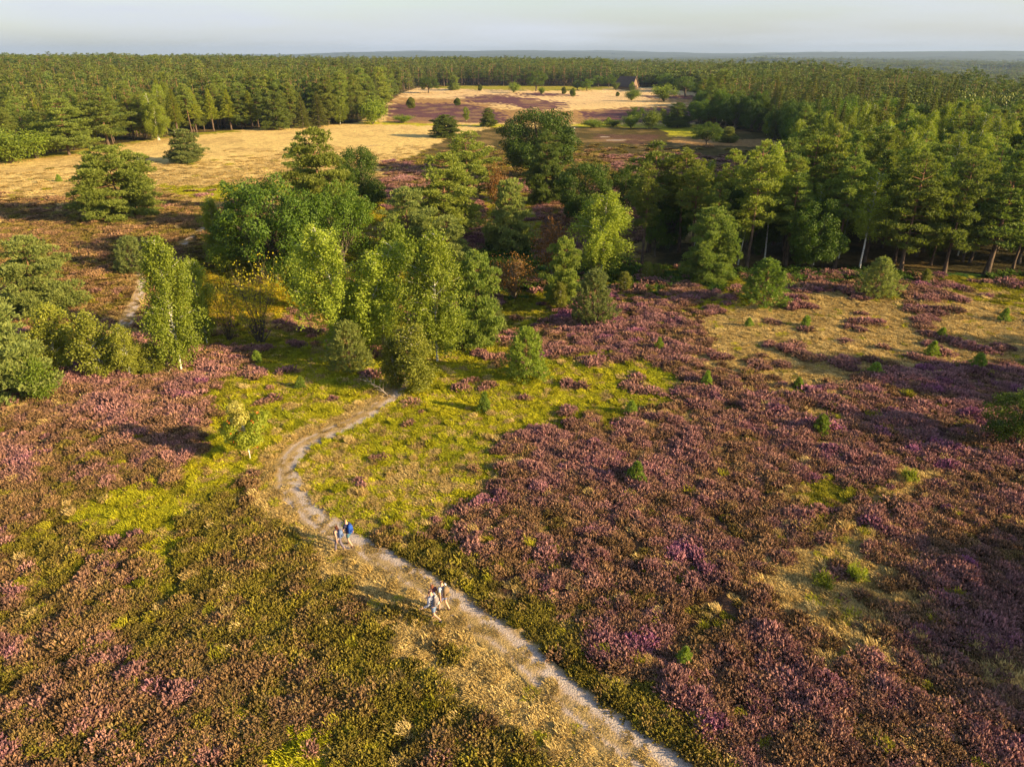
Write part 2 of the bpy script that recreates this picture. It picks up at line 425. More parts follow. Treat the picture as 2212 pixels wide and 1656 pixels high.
PATH_PX = [(1560, 1760), (1480, 1680), (1405, 1625), (1300, 1550), (1190, 1462), (1120, 1395), (1045, 1340), (985, 1300), (925, 1260), (870, 1225),
           (800, 1185), (755, 1162), (710, 1130), (672, 1100), (645, 1065), (632, 1030), (636, 998), (655, 970), (690, 950), (730, 933),
           (775, 910), (815, 887), (845, 862), (868, 838), (882, 800), (880, 760), (868, 728)]
PATH = [ground(*p) for p in PATH_PX]
def resample(P, step):
    P = np.array([(p.x, p.y) for p in P]); 
    # Catmull-Rom through the points
    out = []
    for i in range(len(P) - 1):
        p0 = P[max(i - 1, 0)]; p1 = P[i]; p2 = P[i + 1]; p3 = P[min(i + 2, len(P) - 1)]
        n = max(2, int(np.linalg.norm(p2 - p1) / step))
        t = (np.arange(n) / n)[:, None]
        out.append(0.5 * ((2 * p1) + (-p0 + p2) * t + (2 * p0 - 5 * p1 + 4 * p2 - p3) * t ** 2 + (-p0 + 3 * p1 - 3 * p2 + p3) * t ** 3))
    out.append(P[-1:])
    return np.vstack(out)
PATH_C = resample(PATH, 0.12)
_T = np.gradient(PATH_C, axis=0); _T /= np.linalg.norm(_T, axis=1)[:, None]
PATH_N = np.stack([_T[:, 1], -_T[:, 0]], 1)            # to the right, walking away from the camera
PATH2_PX = [[(268, 705), (283, 670), (300, 640), (303, 612), (296, 588)], [(395, 528), (412, 516), (428, 503), (446, 490)]]
PATHS2 = [resample([ground(*p) for p in pp], 0.2) for pp in PATH2_PX]

def path_sd(x, y):
    """signed distance to the path centre line (positive right of it)"""
    d = np.full(x.shape, 99.0); s = np.ones(x.shape)
    m = (y < 95) & (np.abs(x) < 40)
    xi, yi = x[m], y[m]
    D = np.full(xi.shape, 99.0); Sg = np.zeros(xi.shape)
    for c, n in zip(PATH_C[::4], PATH_N[::4]):
        dx = xi - c[0]; dy = yi - c[1]
        q = np.hypot(dx, dy); k = q < D
        D[k] = q[k]; Sg[k] = np.sign(dx[k] * n[0] + dy[k] * n[1])
    d[m] = D; s[m] = Sg
    return d, s

def cover(x, y, jitter=1.0, seed=0):
    """class index for world points"""
    x = np.asarray(x, float); y = np.asarray(y, float)
    z = terrain(x, y)
    px, py = to_px(x, y, z)
    r = np.hypot(x, y)
    k = FPX / np.maximum(r, 10)
    # ragged borders: warp in metres on the ground
    wx = (fbm(x / 2.6, y / 2.6, 51 + seed, 3) - 0.5) * 2.6 + (vnoise(x * 2.2, y * 2.2, 61) - 0.5) * 1.2 * jitter + (fbm(x / 9, y / 9, 55, 2) - 0.5) * 2.2
    wy = (fbm(x / 2.6, y / 2.6, 71 + seed, 3) - 0.5) * 2.6 + (vnoise(x * 2.2, y * 2.2, 81) - 0.5) * 1.2 * jitter
    g = sstep(8, 30, r) * (1 + sstep(180, 420, r) * 3.5)
    wx = wx + (vnoise(x * .9, y * .9, 63) - .5) * 3.5 * sstep(180, 350, r); wy = wy + (vnoise(x * .9, y * .9, 64) - .5) * 5 * sstep(180, 350, r)
    qx, qy = to_px(x + wx * g, y + wy * g, z)
    c = np.full(x.shape, CLS.index('s'))
    far = qy < 560
    for ch, P in FARP:
        ii = in_poly(qx, qy, P) & far
        c[ii] = CLS.index(ch)
    gx = np.clip(qx / 50.0 - 0.5, 0, 44 - 1e-3); gy = np.clip((qy - 580) / 40.0, 0, len(GRID) - 1.001)
    rx = vnoise(x * 1.3, y * 1.3, 91); ry = vnoise(x * 1.3, y * 1.3, 92)
    ix = np.clip(np.floor(gx + np.clip((rx - 0.5) * 1.6 + 0.5, 0, 0.999)).astype(int), 0, 44)
    iy = np.clip(np.floor(gy + np.clip((ry - 0.5) * 1.6 + 0.5, 0, 0.999)).astype(int), 0, len(GRID) - 1)
    near = ~far
    c[near] = GI[iy[near], ix[near]]
    for ch, P in NEARP:
        c[in_poly(qx, qy, P) & near] = CLS.index(ch)
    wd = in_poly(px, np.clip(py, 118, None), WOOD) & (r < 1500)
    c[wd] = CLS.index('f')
    return c, px, py

def path_strip(x, y, cl, d, sg, jit=0.5):
    I = {c: CLS.index(c) for c in CLS}
    sd = d * sg
    l = np.interp(y, [14, 22, 30, 36, 44, 50, 60], [1.25, 1.1, 1.0, 1.15, 1.2, 0.6, 0.45]); r = np.interp(y, [14, 22, 30, 36, 44, 50, 60], [0.85, 0.75, 0.6, 0.5, 0.55, 0.4, 0.35])
    on = (sd > -l + 0.05) & (sd < r - 0.02)
    n1 = vnoise(x * 0.8, y * 0.8, 301)
    strip = np.interp(y, [14, 24, 30, 40, 44, 52], [1.15, 1.0, 1.1, .9, .7, .15])
    cl = np.where((~on) & (sd < -l + 0.05) & (sd > -l - strip * (0.6 + 0.9 * n1)) & (jit < 0.92), np.where((jit < .85), I['s'], I['t']), cl)
    rs = (~on) & (sd >= r - 0.02) & (sd < r + 1.4 * (0.5 + n1)) & (y < 40)
    return np.where(rs & np.isin(cl, [I['h'], I['b'], I['P']]), I['o'], cl)

CC = {  # ground sheet colours per class (litter and plants seen together)
 'P': (0.115, 0.052, 0.060), 'h': (0.105, 0.058, 0.038), 'b': (0.080, 0.054, 0.024), 'o': (0.080, 0.062, 0.018), 'g': (0.380, 0.350, 0.022),
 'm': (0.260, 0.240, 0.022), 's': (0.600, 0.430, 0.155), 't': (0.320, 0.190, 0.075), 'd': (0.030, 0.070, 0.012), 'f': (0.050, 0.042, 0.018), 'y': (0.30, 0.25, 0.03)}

# ------------------------------------------------------------------ ground sheet
def mound(x, y):
    return 0.36 * (fbm(x / 1.25, y / 1.25, 77, 2) - 0.42) * sstep(160, 70, np.hypot(x, y))
MOUND_CLS = [0, 1, 2, 3]

def build_ground():
    rr = [3.0]
    while rr[-1] < 12500:
        rr.append(rr[-1] * (1.0085 if rr[-1] < 700 else 1.02))
    rr = np.array(rr)
    az = np.concatenate([np.arange(-180, -50, 5.0), np.arange(-50, 50, 0.17), np.arange(50, 180, 5.0)])
    az = np.radians(az)
    R, A = np.meshgrid(rr, az, indexing='ij')
    X = R * np.sin(A); Y = R * np.cos(A)
    Z = terrain(X, Y)
    cl, px, py = cover(X.ravel(), Y.ravel())
    _pd, _ps = path_sd(X.ravel(), Y.ravel())
    cl = path_strip(X.ravel(), Y.ravel(), cl, _pd, _ps)
    tab = np.array([CC[c] for c in CLS])
    col = tab[cl]
    x = X.ravel(); y = Y.ravel(); r = R.ravel()
    # larger mottling of the vegetation
    v = 0.75 + 0.5 * fbm(x / 1.1, y / 1.1, 101, 4)
    v2 = fbm(x / 7, y / 7, 105, 3)
    col = col * v[:, None]
    tan = np.array([0.34, 0.22, 0.085])
    w = sstep(0.50, 0.72, v2) * 0.45
    col = col * (1 - w[:, None]) + tan * w[:, None] * v[:, None]
    fars = sstep(200, 420, r) * (cl == CLS.index('s'))
    col = col * (1 - fars[:, None] * 0.6) + np.array([0.62, 0.43, 0.25]) * fars[:, None] * 0.6 * (0.75 + 0.5 * fbm(x / 9, y / 5, 108, 3))[:, None]
    out = sstep(700, 1100, r)
    fieldc = np.where(vnoise(x / 300, y / 170, 111)[:, None] > 0.70, np.array([[0.42, 0.36, 0.20]]), np.array([[0.17, 0.18, 0.07]]))
    col = col * (1 - out[:, None]) + fieldc * out[:, None]
    V = np.stack([x, y, Z.ravel() + mound(x, y) * np.isin(cl, MOUND_CLS) * sstep(1.4, 2.2, _pd)], 1)
    nr, na = len(rr), len(az)
    i, j = np.meshgrid(np.arange(nr - 1), np.arange(na), indexing='ij')
    j2 = (j + 1) % na
    F = np.stack([i * na + j, i * na + j2, (i + 1) * na + j2, (i + 1) * na + j], -1).reshape(-1, 4)[:, ::-1]
    V = np.vstack([V, [[0, 0, float(terrain(0.01, 0.01))]]])
    col = np.vstack([col, col[:1]])
    col4 = np.hstack([np.clip(col, 0, 1), np.ones((len(col), 1))])
    cap = np.array([[k, (k + 1) % na, len(V) - 1, len(V) - 1] for k in range(na)])
    m, nt, o = new_mat('heath_ground')
    N = nt.nodes.new; K = nt.links.new
    at = N("ShaderNodeAttribute"); at.attribute_name = "plants"
    t = N("ShaderNodeTexCoord")
    n1 = N("ShaderNodeTexNoise"); n1.inputs['Scale'].default_value = 3.5; n1.inputs['Detail'].default_value = 8; n1.inputs['Roughness'].default_value = 0.65
    n2 = N("ShaderNodeTexNoise"); n2.inputs['Scale'].default_value = 0.7; n2.inputs['Detail'].default_value = 8; n2.inputs['Roughness'].default_value = 0.7
    K(t.outputs['Object'], n1.inputs['Vector']); K(t.outputs['Object'], n2.inputs['Vector'])
    mm = N("ShaderNodeMath"); mm.operation = 'MULTIPLY'; K(n1.outputs['Fac'], mm.inputs[0]); K(n2.outputs['Fac'], mm.inputs[1])
    mr = N("ShaderNodeMapRange"); mr.inputs[1].default_value = 0.14; mr.inputs[2].default_value = 0.36; mr.inputs[3].default_value = 0.55; mr.inputs[4].default_value = 1.45
    K(mm.outputs[0], mr.inputs[0])
    hs = N("ShaderNodeHueSaturation"); K(mr.outputs[0], hs.inputs['Value']); K(at.outputs['Color'], hs.inputs['Color'])
    b = N("ShaderNodeBsdfPrincipled"); b.inputs['Roughness'].default_value = 0.95; b.inputs['Specular IOR Level'].default_value = 0.05
    K(hs.outputs[0], b.inputs['Base Color'])
    bp = N("ShaderNodeBump"); bp.inputs['Strength'].default_value = 0.9; bp.inputs['Distance'].default_value = 0.5
    K(mm.outputs[0], bp.inputs['Height']); K(bp.outputs[0], b.inputs['Normal'])
    K(b.outputs[0], o.inputs['Surface'])
    me = np_mesh('ground', V, F, {'plants': ('FLOAT_COLOR', 'POINT', col4)}, m, smooth=True)
    # centre cap as a second small fan joined in
    import bmesh
    bm = bmesh.new(); bm.from_mesh(me); bm.verts.ensure_lookup_table()
    c = bm.verts[len(V) - 1]
    for k in range(na):
        try: bm.faces.new((bm.verts[(k + 1) % na], bm.verts[k], c))
        except Exception: pass
    bm.to_mesh(me); bm.free()
    g = obj('ground', me)
    tag(g, 'rolling heathland ground under heather and straw grass', None, None, 'structure')
    return g
build_ground()

# ------------------------------------------------------------------ sandy path
def path_mat():
    m, nt, o = new_mat('sandy_path')
    N = nt.nodes.new; K = nt.links.new
    au = N("ShaderNodeAttribute"); au.attribute_name = "rut"
    t = N("ShaderNodeTexCoord")
    n1 = N("ShaderNodeTexNoise"); n1.inputs['Scale'].default_value = 2.2; n1.inputs['Detail'].default_value = 9; n1.inputs['Roughness'].default_value = 0.7
    n2 = N("ShaderNodeTexNoise"); n2.inputs['Scale'].default_value = 14; n2.inputs['Detail'].default_value = 6
    K(t.outputs['Object'], n1.inputs['Vector']); K(t.outputs['Object'], n2.inputs['Vector'])
    ad = N("ShaderNodeMath"); ad.operation = 'ADD'; K(au.outputs['Fac'], ad.inputs[0])
    sb = N("ShaderNodeMath"); sb.operation = 'MULTIPLY_ADD'; sb.inputs[1].default_value = 1.6; sb.inputs[2].default_value = -0.8
    K(n1.outputs['Fac'], sb.inputs[0]); K(sb.outputs[0], ad.inputs[1])
    cr = N("ShaderNodeValToRGB")
    e = cr.color_ramp.elements
    e[0].position = 0.15; e[0].color = (0.34, 0.24, 0.10, 1)
    e[1].position = 1.0; e[1].color = (0.47, 0.395, 0.34, 1)
    x = cr.color_ramp.elements.new(0.45); x.color = (0.38, 0.275, 0.16, 1)
    x = cr.color_ramp.elements.new(0.7); x.color = (0.43, 0.345, 0.29, 1)
    K(ad.outputs[0], cr.inputs['Fac'])
    hs = N("ShaderNodeHueSaturation"); mr = N("ShaderNodeMapRange"); mr.inputs[1].default_value = 0.3; mr.inputs[2].default_value = 0.7; mr.inputs[3].default_value = 0.7; mr.inputs[4].default_value = 1.2
    K(n2.outputs['Fac'], mr.inputs[0]); K(mr.outputs[0], hs.inputs['Value']); K(cr.outputs[0], hs.inputs['Color'])
    b = N("ShaderNodeBsdfPrincipled"); b.inputs['Roughness'].default_value = 0.9; b.inputs['Specular IOR Level'].default_value = 0.1
    K(hs.outputs[0], b.inputs['Base Color'])
    bp = N("ShaderNodeBump"); bp.inputs['Strength'].default_value = 0.9; bp.inputs['Distance'].default_value = 0.06
    K(n2.outputs['Fac'], bp.inputs['Height']); K(bp.outputs[0], b.inputs['Normal']); K(b.outputs[0], o.inputs['Surface'])
    return m
M['path'] = path_mat()

def path_half(i):
    """half widths (left, right) along the main path"""
    y = PATH_C[i, 1]
    l = np.interp(y, [14, 22, 30, 36, 44, 50, 60], [1.25, 1.1, 1.0, 1.15, 1.2, 0.6, 0.45])
    r = np.interp(y, [14, 22, 30, 36, 44, 50, 60], [0.85, 0.75, 0.6, 0.5, 0.55, 0.4, 0.35])
    return l, r

def build_path(C, Nn, hw, name, label):
    nu = 26
    V = []; rut = []
    for i in range(len(C)):
        l, r = hw(i)
        l = l + 0.45 * (fbm(i * 0.045, 1.0, 201, 3) - 0.5); r = r + 0.4 * (fbm(i * 0.05, 5.0, 203, 3) - 0.5)
        u = np.linspace(-l, r, nu)
        x = C[i, 0] + Nn[i, 0] * u; y = C[i, 1] + Nn[i, 1] * u
        rr = 0.92 * np.exp(-((u - 0.22 * r) / 0.42) ** 2) + 0.62 * np.exp(-((u + 0.62 * l) / 0.17) ** 2) * sstep(0.5, 0.9, l)
        rr = rr + 0.16 * (fbm(i * 0.03, 9.0, 207, 2) - 0.5) * 3
        z = terrain(x, y) + 0.045 - 0.05 * rr * 0.5 + 0.03 * (fbm(x * 2, y * 2, 211, 3) - 0.5)
        z[0] -= 0.07; z[-1] -= 0.07
        V.append(np.stack([x, y, z], 1)); rut.append(rr)
    V = np.vstack(V); rut = np.concatenate(rut)
    n = len(C)
    i, j = np.meshgrid(np.arange(n - 1), np.arange(nu - 1), indexing='ij')
    F = np.stack([i * nu + j, i * nu + j + 1, (i + 1) * nu + j + 1, (i + 1) * nu + j], -1).reshape(-1, 4)
    me = np_mesh(name, V, F, {'rut': ('FLOAT', 'POINT', rut)}, M['path'], smooth=True)
    return tag(obj(name, me), label, None, None, 'structure')
build_path(PATH_C, PATH_N, path_half, 'path', 'pale sandy walking path winding through the heather')
for C in PATHS2:
    T = np.gradient(C, axis=0); T /= np.linalg.norm(T, axis=1)[:, None]
    build_path(C, np.stack([T[:, 1], -T[:, 0]], 1), lambda i: (.7, .65), 'path', 'short sandy stretch of path between trees')

# ------------------------------------------------------------------ plant tuft prototypes (heather, grass)
PROTO = {}
def proto_coll(name, meshes):
    c = bpy.data.collections.new(name)
    for k, me in enumerate(meshes):
        o = bpy.data.objects.new(name + '_shape_%02d' % k, me)
        c.objects.link(o)
    PROTO[name] = c
    return c

def heather_mesh(rng, n=46, w=0.30, h=0.34):
    V = []; F = []; tip = []; rnd = []
    for k in range(n):
        a = rng.uniform(0, 2 * math.pi); q = math.sqrt(rng.uniform(0, 1)) * w
        bx, by = q * math.cos(a), q * math.sin(a)
        hh = h * (1 - 0.55 * (q / w) ** 2) * rng.uniform(0.75, 1.15)
        lx, ly = bx * 0.45 + rng.normal(0, .04), by * 0.45 + rng.normal(0, .04)
        P = [np.array([bx * .6, by * .6, -0.03]), np.array([bx + lx * .4, by + ly * .4, hh * .5]), np.array([bx + lx * .75, by + ly * .75, hh * .8]), np.array([bx + lx, by + ly, hh])]
        W = [0.008, 0.028, 0.032, 0.005]
        tp = [0.0, 0.25, 1.0, 1.0]
        rot = rng.uniform(0, math.pi)
        rv = rng.uniform()
        n0 = len(V)
        K3 = 3
        for i, p in enumerate(P):
            for j in range(K3):
                th = rot + j * 2 * math.pi / K3
                V.append(p + W[i] * np.array([math.cos(th), math.sin(th), 0]))
                tip.append(tp[i]); rnd.append(rv)
        for i in range(3):
            for j in range(K3):
                F.append((n0 + i * K3 + j, n0 + i * K3 + (j + 1) % K3, n0 + (i + 1) * K3 + (j + 1) % K3, n0 + (i + 1) * K3 + j))
        # small side florets
        for s in range(3):
            c = P[2] + rng.normal(0, .035, 3) + np.array([0, 0, rng.uniform(-.08, .04)])
            d = rng.normal(0, 1, 3); d /= np.linalg.norm(d); e = np.cross(d, rng.normal(0, 1, 3)); e /= np.linalg.norm(e) + 1e-6
            n0 = len(V)
            for q4 in (-d * .034, e * .016, d * .034, -e * .016):
                V.append(c + q4); tip.append(0.9); rnd.append(rv)
            F.append((n0, n0 + 1, n0 + 2, n0 + 3))
    return np_mesh('heather_tuft', V, F, {'tip': ('FLOAT', 'POINT', tip), 'rnd': ('FLOAT', 'POINT', rnd)}, M['tuft'])

def grass_mesh(rng, n=60, w=0.22, h=0.36, lean=0.5, wd=0.012):
    V = []; F = []; tip = []; rnd = []
    wind = rng.uniform(0, 2 * math.pi)
    for k in range(n):
        a = rng.uniform(0, 2 * math.pi); q = math.sqrt(rng.uniform()) * w * 0.62
        b = np.array([q * math.cos(a), q * math.sin(a), -0.02])
        hh = h * rng.uniform(0.5, 1.1); ln = lean * rng.uniform(.3, 1.1) * hh
        a2 = rng.uniform(0, 6.283); d = np.array([math.cos(a2) + .7 * math.cos(wind), math.sin(a2) + .7 * math.sin(wind), 0]); d /= np.linalg.norm(d) + 1e-6
        s = np.array([-d[1], d[0], 0]) ; s = s * math.cos(.5) + d * math.sin(.5)
        p1 = b + np.array([0, 0, hh * .55]) + d * ln * .3
        p2 = b + np.array([0, 0, hh * .95]) + d * ln
        wv = wd * rng.uniform(.8, 1.5); rv = rng.uniform()
        n0 = len(V)
        for p, t, ww in ((b, 0, wv), (p1, .6, wv), (p2, 1, wv * .3)):
            V += [p - s * ww, p + s * ww]; tip += [t, t]; rnd += [rv, rv]
        F += [(n0, n0 + 1, n0 + 3, n0 + 2), (n0 + 2, n0 + 3, n0 + 5, n0 + 4)]
    return np_mesh('grass_tuft', V, F, {'tip': ('FLOAT', 'POINT', tip), 'rnd': ('FLOAT', 'POINT', rnd)}, M['tuft'])

M['tuft'] = tuft_mat('plant_tufts', 0.28)
rng = np.random.default_rng(7)
proto_coll('heather_shapes', [heather_mesh(rng, 70, 0.30, 0.30), heather_mesh(rng, 84, 0.34, 0.33), heather_mesh(rng, 62, 0.26, 0.28), heather_mesh(rng, 90, 0.38, 0.28)])
proto_coll('grass_shapes', [grass_mesh(rng, 180, .50, .26, .7, .014), grass_mesh(rng, 190, .54, .22, .9, .015), grass_mesh(rng, 160, .44, .34, .6, .013)])
proto_coll('low_shapes', [grass_mesh(rng, 230, .70, .12, 1.1, .015), grass_mesh(rng, 210, .66, .16, 1.0, .016)])
proto_coll('fern_shapes', [grass_mesh(rng, 46, .6, .5, 1.2, .05)])

def scatter_group(name, coll):
    ng = bpy.data.node_groups.new(name, 'GeometryNodeTree')
    ng.interface.new_socket('Geometry', in_out='INPUT', socket_type='NodeSocketGeometry')
    ng.interface.new_socket('Geometry', in_out='OUTPUT', socket_type='NodeSocketGeometry')
    N = ng.nodes.new; K = ng.links.new
    gi = N('NodeGroupInput'); go = N('NodeGroupOutput')
    ci = N('GeometryNodeCollectionInfo'); ci.inputs['Collection'].default_value = coll
    ci.inputs['Separate Children'].default_value = True; ci.inputs['Reset Children'].default_value = True
    ip = N('GeometryNodeInstanceOnPoints'); ip.inputs['Pick Instance'].default_value = True
    def na(nm, t):
        a = N('GeometryNodeInputNamedAttribute'); a.data_type = t; a.inputs['Name'].default_value = nm
        return a.outputs['Attribute']
    K(gi.outputs[0], ip.inputs['Points']); K(ci.outputs[0], ip.inputs['Instance'])
    K(na('pick', 'INT'), ip.inputs['Instance Index'])
    K(na('rot', 'FLOAT_VECTOR'), ip.inputs['Rotation'])
    K(na('scl', 'FLOAT_VECTOR'), ip.inputs['Scale'])
    K(ip.outputs[0], go.inputs[0])
    return ng

def scatter(name, P, rot, scl, pick, coll, label, cat, extra=None):
    me = bpy.data.meshes.new(name)
    me.vertices.add(len(P)); me.vertices.foreach_set('co', np.asarray(P, np.float32).ravel())
    def at(nm, t, key, a, dt=np.float32):
        x = me.attributes.new(nm, t, 'POINT'); x.data.foreach_set(key, np.asarray(a, dt).ravel())
    at('rot', 'FLOAT_VECTOR', 'vector', rot); at('scl', 'FLOAT_VECTOR', 'vector', scl); at('pick', 'INT', 'value', pick, np.int32)
    for nm, a in (extra or {}).items():
        at(nm, 'FLOAT_COLOR', 'color', np.hstack([a, np.ones((len(a), 1))]))
    me.update()
    o = obj(name, me)
    md = o.modifiers.new('scatter', 'NODES'); md.node_group = scatter_group(name + '_nodes', coll)
    return tag(o, label, cat, None, 'stuff')

def scatter_points(rng, bands):
    """jittered positions in the wedge seen by the camera; bands = (r0, r1, spacing)"""
    out = []
    for r0, r1, s in bands:
        xs = np.arange(-r1 * 0.85 - 8, r1 * 0.85 + 8, s); ys = np.arange(8, r1 + 2, s)
        X, Y = np.meshgrid(xs, ys)
        X = X + rng.uniform(-.48, .48, X.shape) * s; Y = Y + rng.uniform(-.48, .48, Y.shape) * s
        X = X.ravel(); Y = Y.ravel(); R = np.hypot(X, Y)
        az = np.abs(np.degrees(np.arctan2(X, Y + 6)))
        k = (R >= r0) & (R < r1) & (az < 43)
        out.append(np.stack([X[k], Y[k], np.full(k.sum(), s)], 1))
    return np.vstack(out)

def C3(*c): return np.array(c, float)
def lerp(a, b, t): return a * (1 - t)[:, None] + b * t[:, None]

def build_plants():
    rng = np.random.default_rng(11)
    P = scatter_points(rng, [(10, 45, 0.34), (45, 75, 0.44), (75, 125, 0.62), (125, 215, 1.05)])
    P = P[rng.uniform(0, 1, len(P)) > sstep(105, 208, np.hypot(P[:, 0], P[:, 1]))]
    x, y, s = P[:, 0], P[:, 1], P[:, 2]
    cl, px, py = cover(x, y)
    d, sg = path_sd(x, y)
    sd = d * sg
    l, r = np.interp(y, [14, 22, 30, 36, 44, 50, 60], [1.25, 1.1, 1.0, 1.15, 1.2, 0.6, 0.45]), np.interp(y, [14, 22, 30, 36, 44, 50, 60], [0.85, 0.75, 0.6, 0.5, 0.55, 0.4, 0.35])
    on = (sd > -l + 0.05) & (sd < r - 0.02)
    I = {c: CLS.index(c) for c in CLS}
    n1 = vnoise(x * 0.8, y * 0.8, 301); u = rng.uniform(0, 1, len(x))
    cl = path_strip(x, y, cl, d, sg, u)
    for pp in PATHS2:
        for c in pp[::3]:
            on |= np.hypot(x - c[0], y - c[1]) < 1.0
    z = terrain(x, y) + mound(x, y) * np.isin(cl, MOUND_CLS) * sstep(1.4, 2.2, d)
    big = fbm(x / 2.2, y / 2.2, 311, 3); med = fbm(x / 0.9, y / 0.9, 317, 2); wide = fbm(x / 14, y / 14, 313, 3)
    isP, ish, isb, iso, isg, ism, iss, ist, isd, isf, isy = [cl == I[c] for c in CLS]
    # ---------------- heather
    gap = (big * 0.6 + med * 0.4)
    gapg = sstep(0.60, 0.68, wide * 0.5 + big * 0.5) * 0.6
    hk = (isP & (u < 0.97)) | (ish & (u < 0.95 - gapg)) | (isb & (u < 0.93)) | (iso & (u < 0.95)) | (ist & (med > 0.52) & (u < 0.75)) | (ism & (big > 0.58) & (u < 0.34)) | (isg & (big > 0.69) & (u < 0.2)) | (iss & (big > 0.69) & (u < 0.5) & (d > 4) & (y < 130))
    _l = np.interp(y, [14, 22, 30, 36, 44, 50, 60], [1.25, 1.1, 1.0, 1.15, 1.2, 0.6, 0.45])
    hk &= ~on & ~((sd < 0) & (sd > -_l - np.interp(y, [14, 24, 30, 40, 44, 52], [.9, .8, 1.0, .8, .6, .1]) * (.5 + n1)))
    hk &= ~(ish | isP | isb) | (rng.uniform(0, 1, len(x)) > .10)
    hk &= ~((gap < 0.33) & (u < 0.6))
    n = hk.sum()
    bloom = np.where(isP, 0.85, np.where(ish, 0.62, np.where(isb, 0.26, np.where(iso, 0.12, np.where(ist, 0.42, 0.5)))))[hk]
    bloom = bloom + ((big[hk] - .5) * 1.0 + (med[hk] - .5) * .8) * np.where((isb | iso)[hk], .55, 1.0) + rng.normal(0, .09, n)
    bloom = np.clip(bloom, 0, 1)
    vivid = np.clip(sstep(0.60, 0.78, fbm(x[hk] / 1.3 + 40, y[hk] / 1.3, 331, 2)) * (0.35 + isP[hk] * 0.9 + ish[hk] * .35) + rng.normal(0, .08, n), 0, 1)
    leafc = lerp(C3(.105, .080, .022), C3(.190, .160, .020), np.where(iso, 0.95, np.where(isb, 0.7, 0.25))[hk] * rng.uniform(.4, 1, n))
    brown = lerp(C3(.23, .135, .068), C3(.38, .23, .115), rng.uniform(0, 1, n))
    pink = lerp(C3(.385, .200, .185), C3(.33, .125, .225), vivid)
    dusty = lerp(brown, pink, sstep(0.38, 0.92, bloom))
    dusty = lerp(leafc * 1.5, dusty, sstep(0.08, 0.40, bloom))
    tipc = dusty * (rng.uniform(.75, 1.2, n) * (.7 + .6 * fbm(x[hk] / .7, y[hk] / .7, 339, 2)))[:, None]
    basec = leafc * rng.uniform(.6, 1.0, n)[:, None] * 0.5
    sc = s[hk] / 0.36 * (rng.uniform(.75, 1.25, n)) * (0.72 + 0.7 * big[hk])
    szz = np.where(iso | isb, 0.82, 1.0)[hk] * rng.uniform(.75, 1.15, n) * (0.55 + .95 * med[hk])
    far_f = 1 / (1 + (s[hk] / 0.36 - 1) * 0.75)
    S = np.stack([sc, sc, sc * szz * far_f], 1)
    rot = np.stack([rng.normal(0, .12, n), rng.normal(0, .12, n), rng.uniform(0, 6.283, n)], 1)
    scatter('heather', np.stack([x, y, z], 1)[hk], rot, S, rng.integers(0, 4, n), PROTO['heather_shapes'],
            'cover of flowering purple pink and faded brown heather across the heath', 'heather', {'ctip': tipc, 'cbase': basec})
    nh = n
    # ---------------- grasses
    u2 = rng.uniform(0, 1, len(x))
    gk = ((isg | isy) & (u2 < .97)) | (ism & (u2 < .9)) | (iss & (u2 < .97)) | (ist & (u2 < .85)) | ((ish | isb | isP) & (u2 < 0.13 + 0.55 * gapg)) | (iso & (u2 < .22))
    edge = on & (((sd < -l + 0.05 + .35) & (u2 < .5)) | ((sd > r - .02 - .1) & (u2 < .4)) | ((np.abs(sd + 0.25) < .22 + .2 * n1) & (u2 < .42)))
    gk = (gk & ~on) | edge
    n = gk.sum()
    gcl = cl[gk]
    yel = rng.uniform(0, 1, n)
    green = lerp(C3(.33, .35, .018), C3(.60, .54, .028), np.clip(yel * .6 + fbm(x[gk] / 3, y[gk] / 3, 341, 2) * .8 - .2, 0, 1))
    olive = lerp(C3(.22, .22, .02), C3(.44, .39, .03), yel)
    straw = lerp(C3(.53, .37, .13), C3(.72, .54, .22), yel)
    mixg = np.where((gcl == I['g'])[:, None], green, np.where((gcl == I['m'])[:, None], olive, straw))
    lowg = np.isin(gcl, [I['h'], I['b'], I['P'], I['o']]) & (rng.uniform(0, 1, n) < .5)
    mixg = np.where(lowg[:, None], olive * 1.05, mixg)
    mixg = np.where((gcl == I['y'])[:, None], lerp(C3(.50, .46, .02), C3(.54, .38, .03), yel), mixg)
    sw = (gcl == I['g']) & (rng.uniform(0, 1, n) < 0.16 + .35 * sstep(.5, .7, wide[gk]))
    mixg = np.where(sw[:, None], straw * .9, mixg)
    sw2 = np.isin(gcl, [I['s'], I['t']]) & (rng.uniform(0, 1, n) < .05 + .25 * sstep(.62, .74, big[gk]))
    mixg = np.where(sw2[:, None], olive * 1.2, mixg)
    mixg = np.where(edge[gk][:, None], straw * .75, mixg)
    tipc = mixg * rng.uniform(.8, 1.12, n)[:, None]
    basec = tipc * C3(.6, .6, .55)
    low = np.isin(gcl, [I['m'], I['s'], I['g']]) & (rng.uniform(0, 1, n) < .8) | (rng.uniform(0, 1, n) < .3)
    sc = s[gk] / 0.36 * rng.uniform(.7, 1.2, n)
    far_f = 1 / (1 + (s[gk] / 0.36 - 1) * 1.0)
    zs = np.where(edge[gk], 0.45, 1.0) * np.where(np.isin(gcl, [I['s']]), .75, 1.0)
    S = np.stack([sc, sc, sc * rng.uniform(.6, 1.15, n) * far_f * zs], 1)
    pos = np.stack([x, y, z], 1)[gk]
    rot = np.stack([rng.normal(0, .1, n), rng.normal(0, .1, n), rng.uniform(0, 6.283, n)], 1)
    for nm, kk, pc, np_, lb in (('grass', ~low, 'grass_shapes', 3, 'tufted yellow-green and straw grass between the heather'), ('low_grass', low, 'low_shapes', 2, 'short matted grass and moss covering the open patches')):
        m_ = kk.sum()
        scatter(nm, pos[kk], rot[kk], S[kk], rng.integers(0, np_, m_), PROTO[pc], lb, 'grass', {'ctip': tipc[kk], 'cbase': basec[kk]})
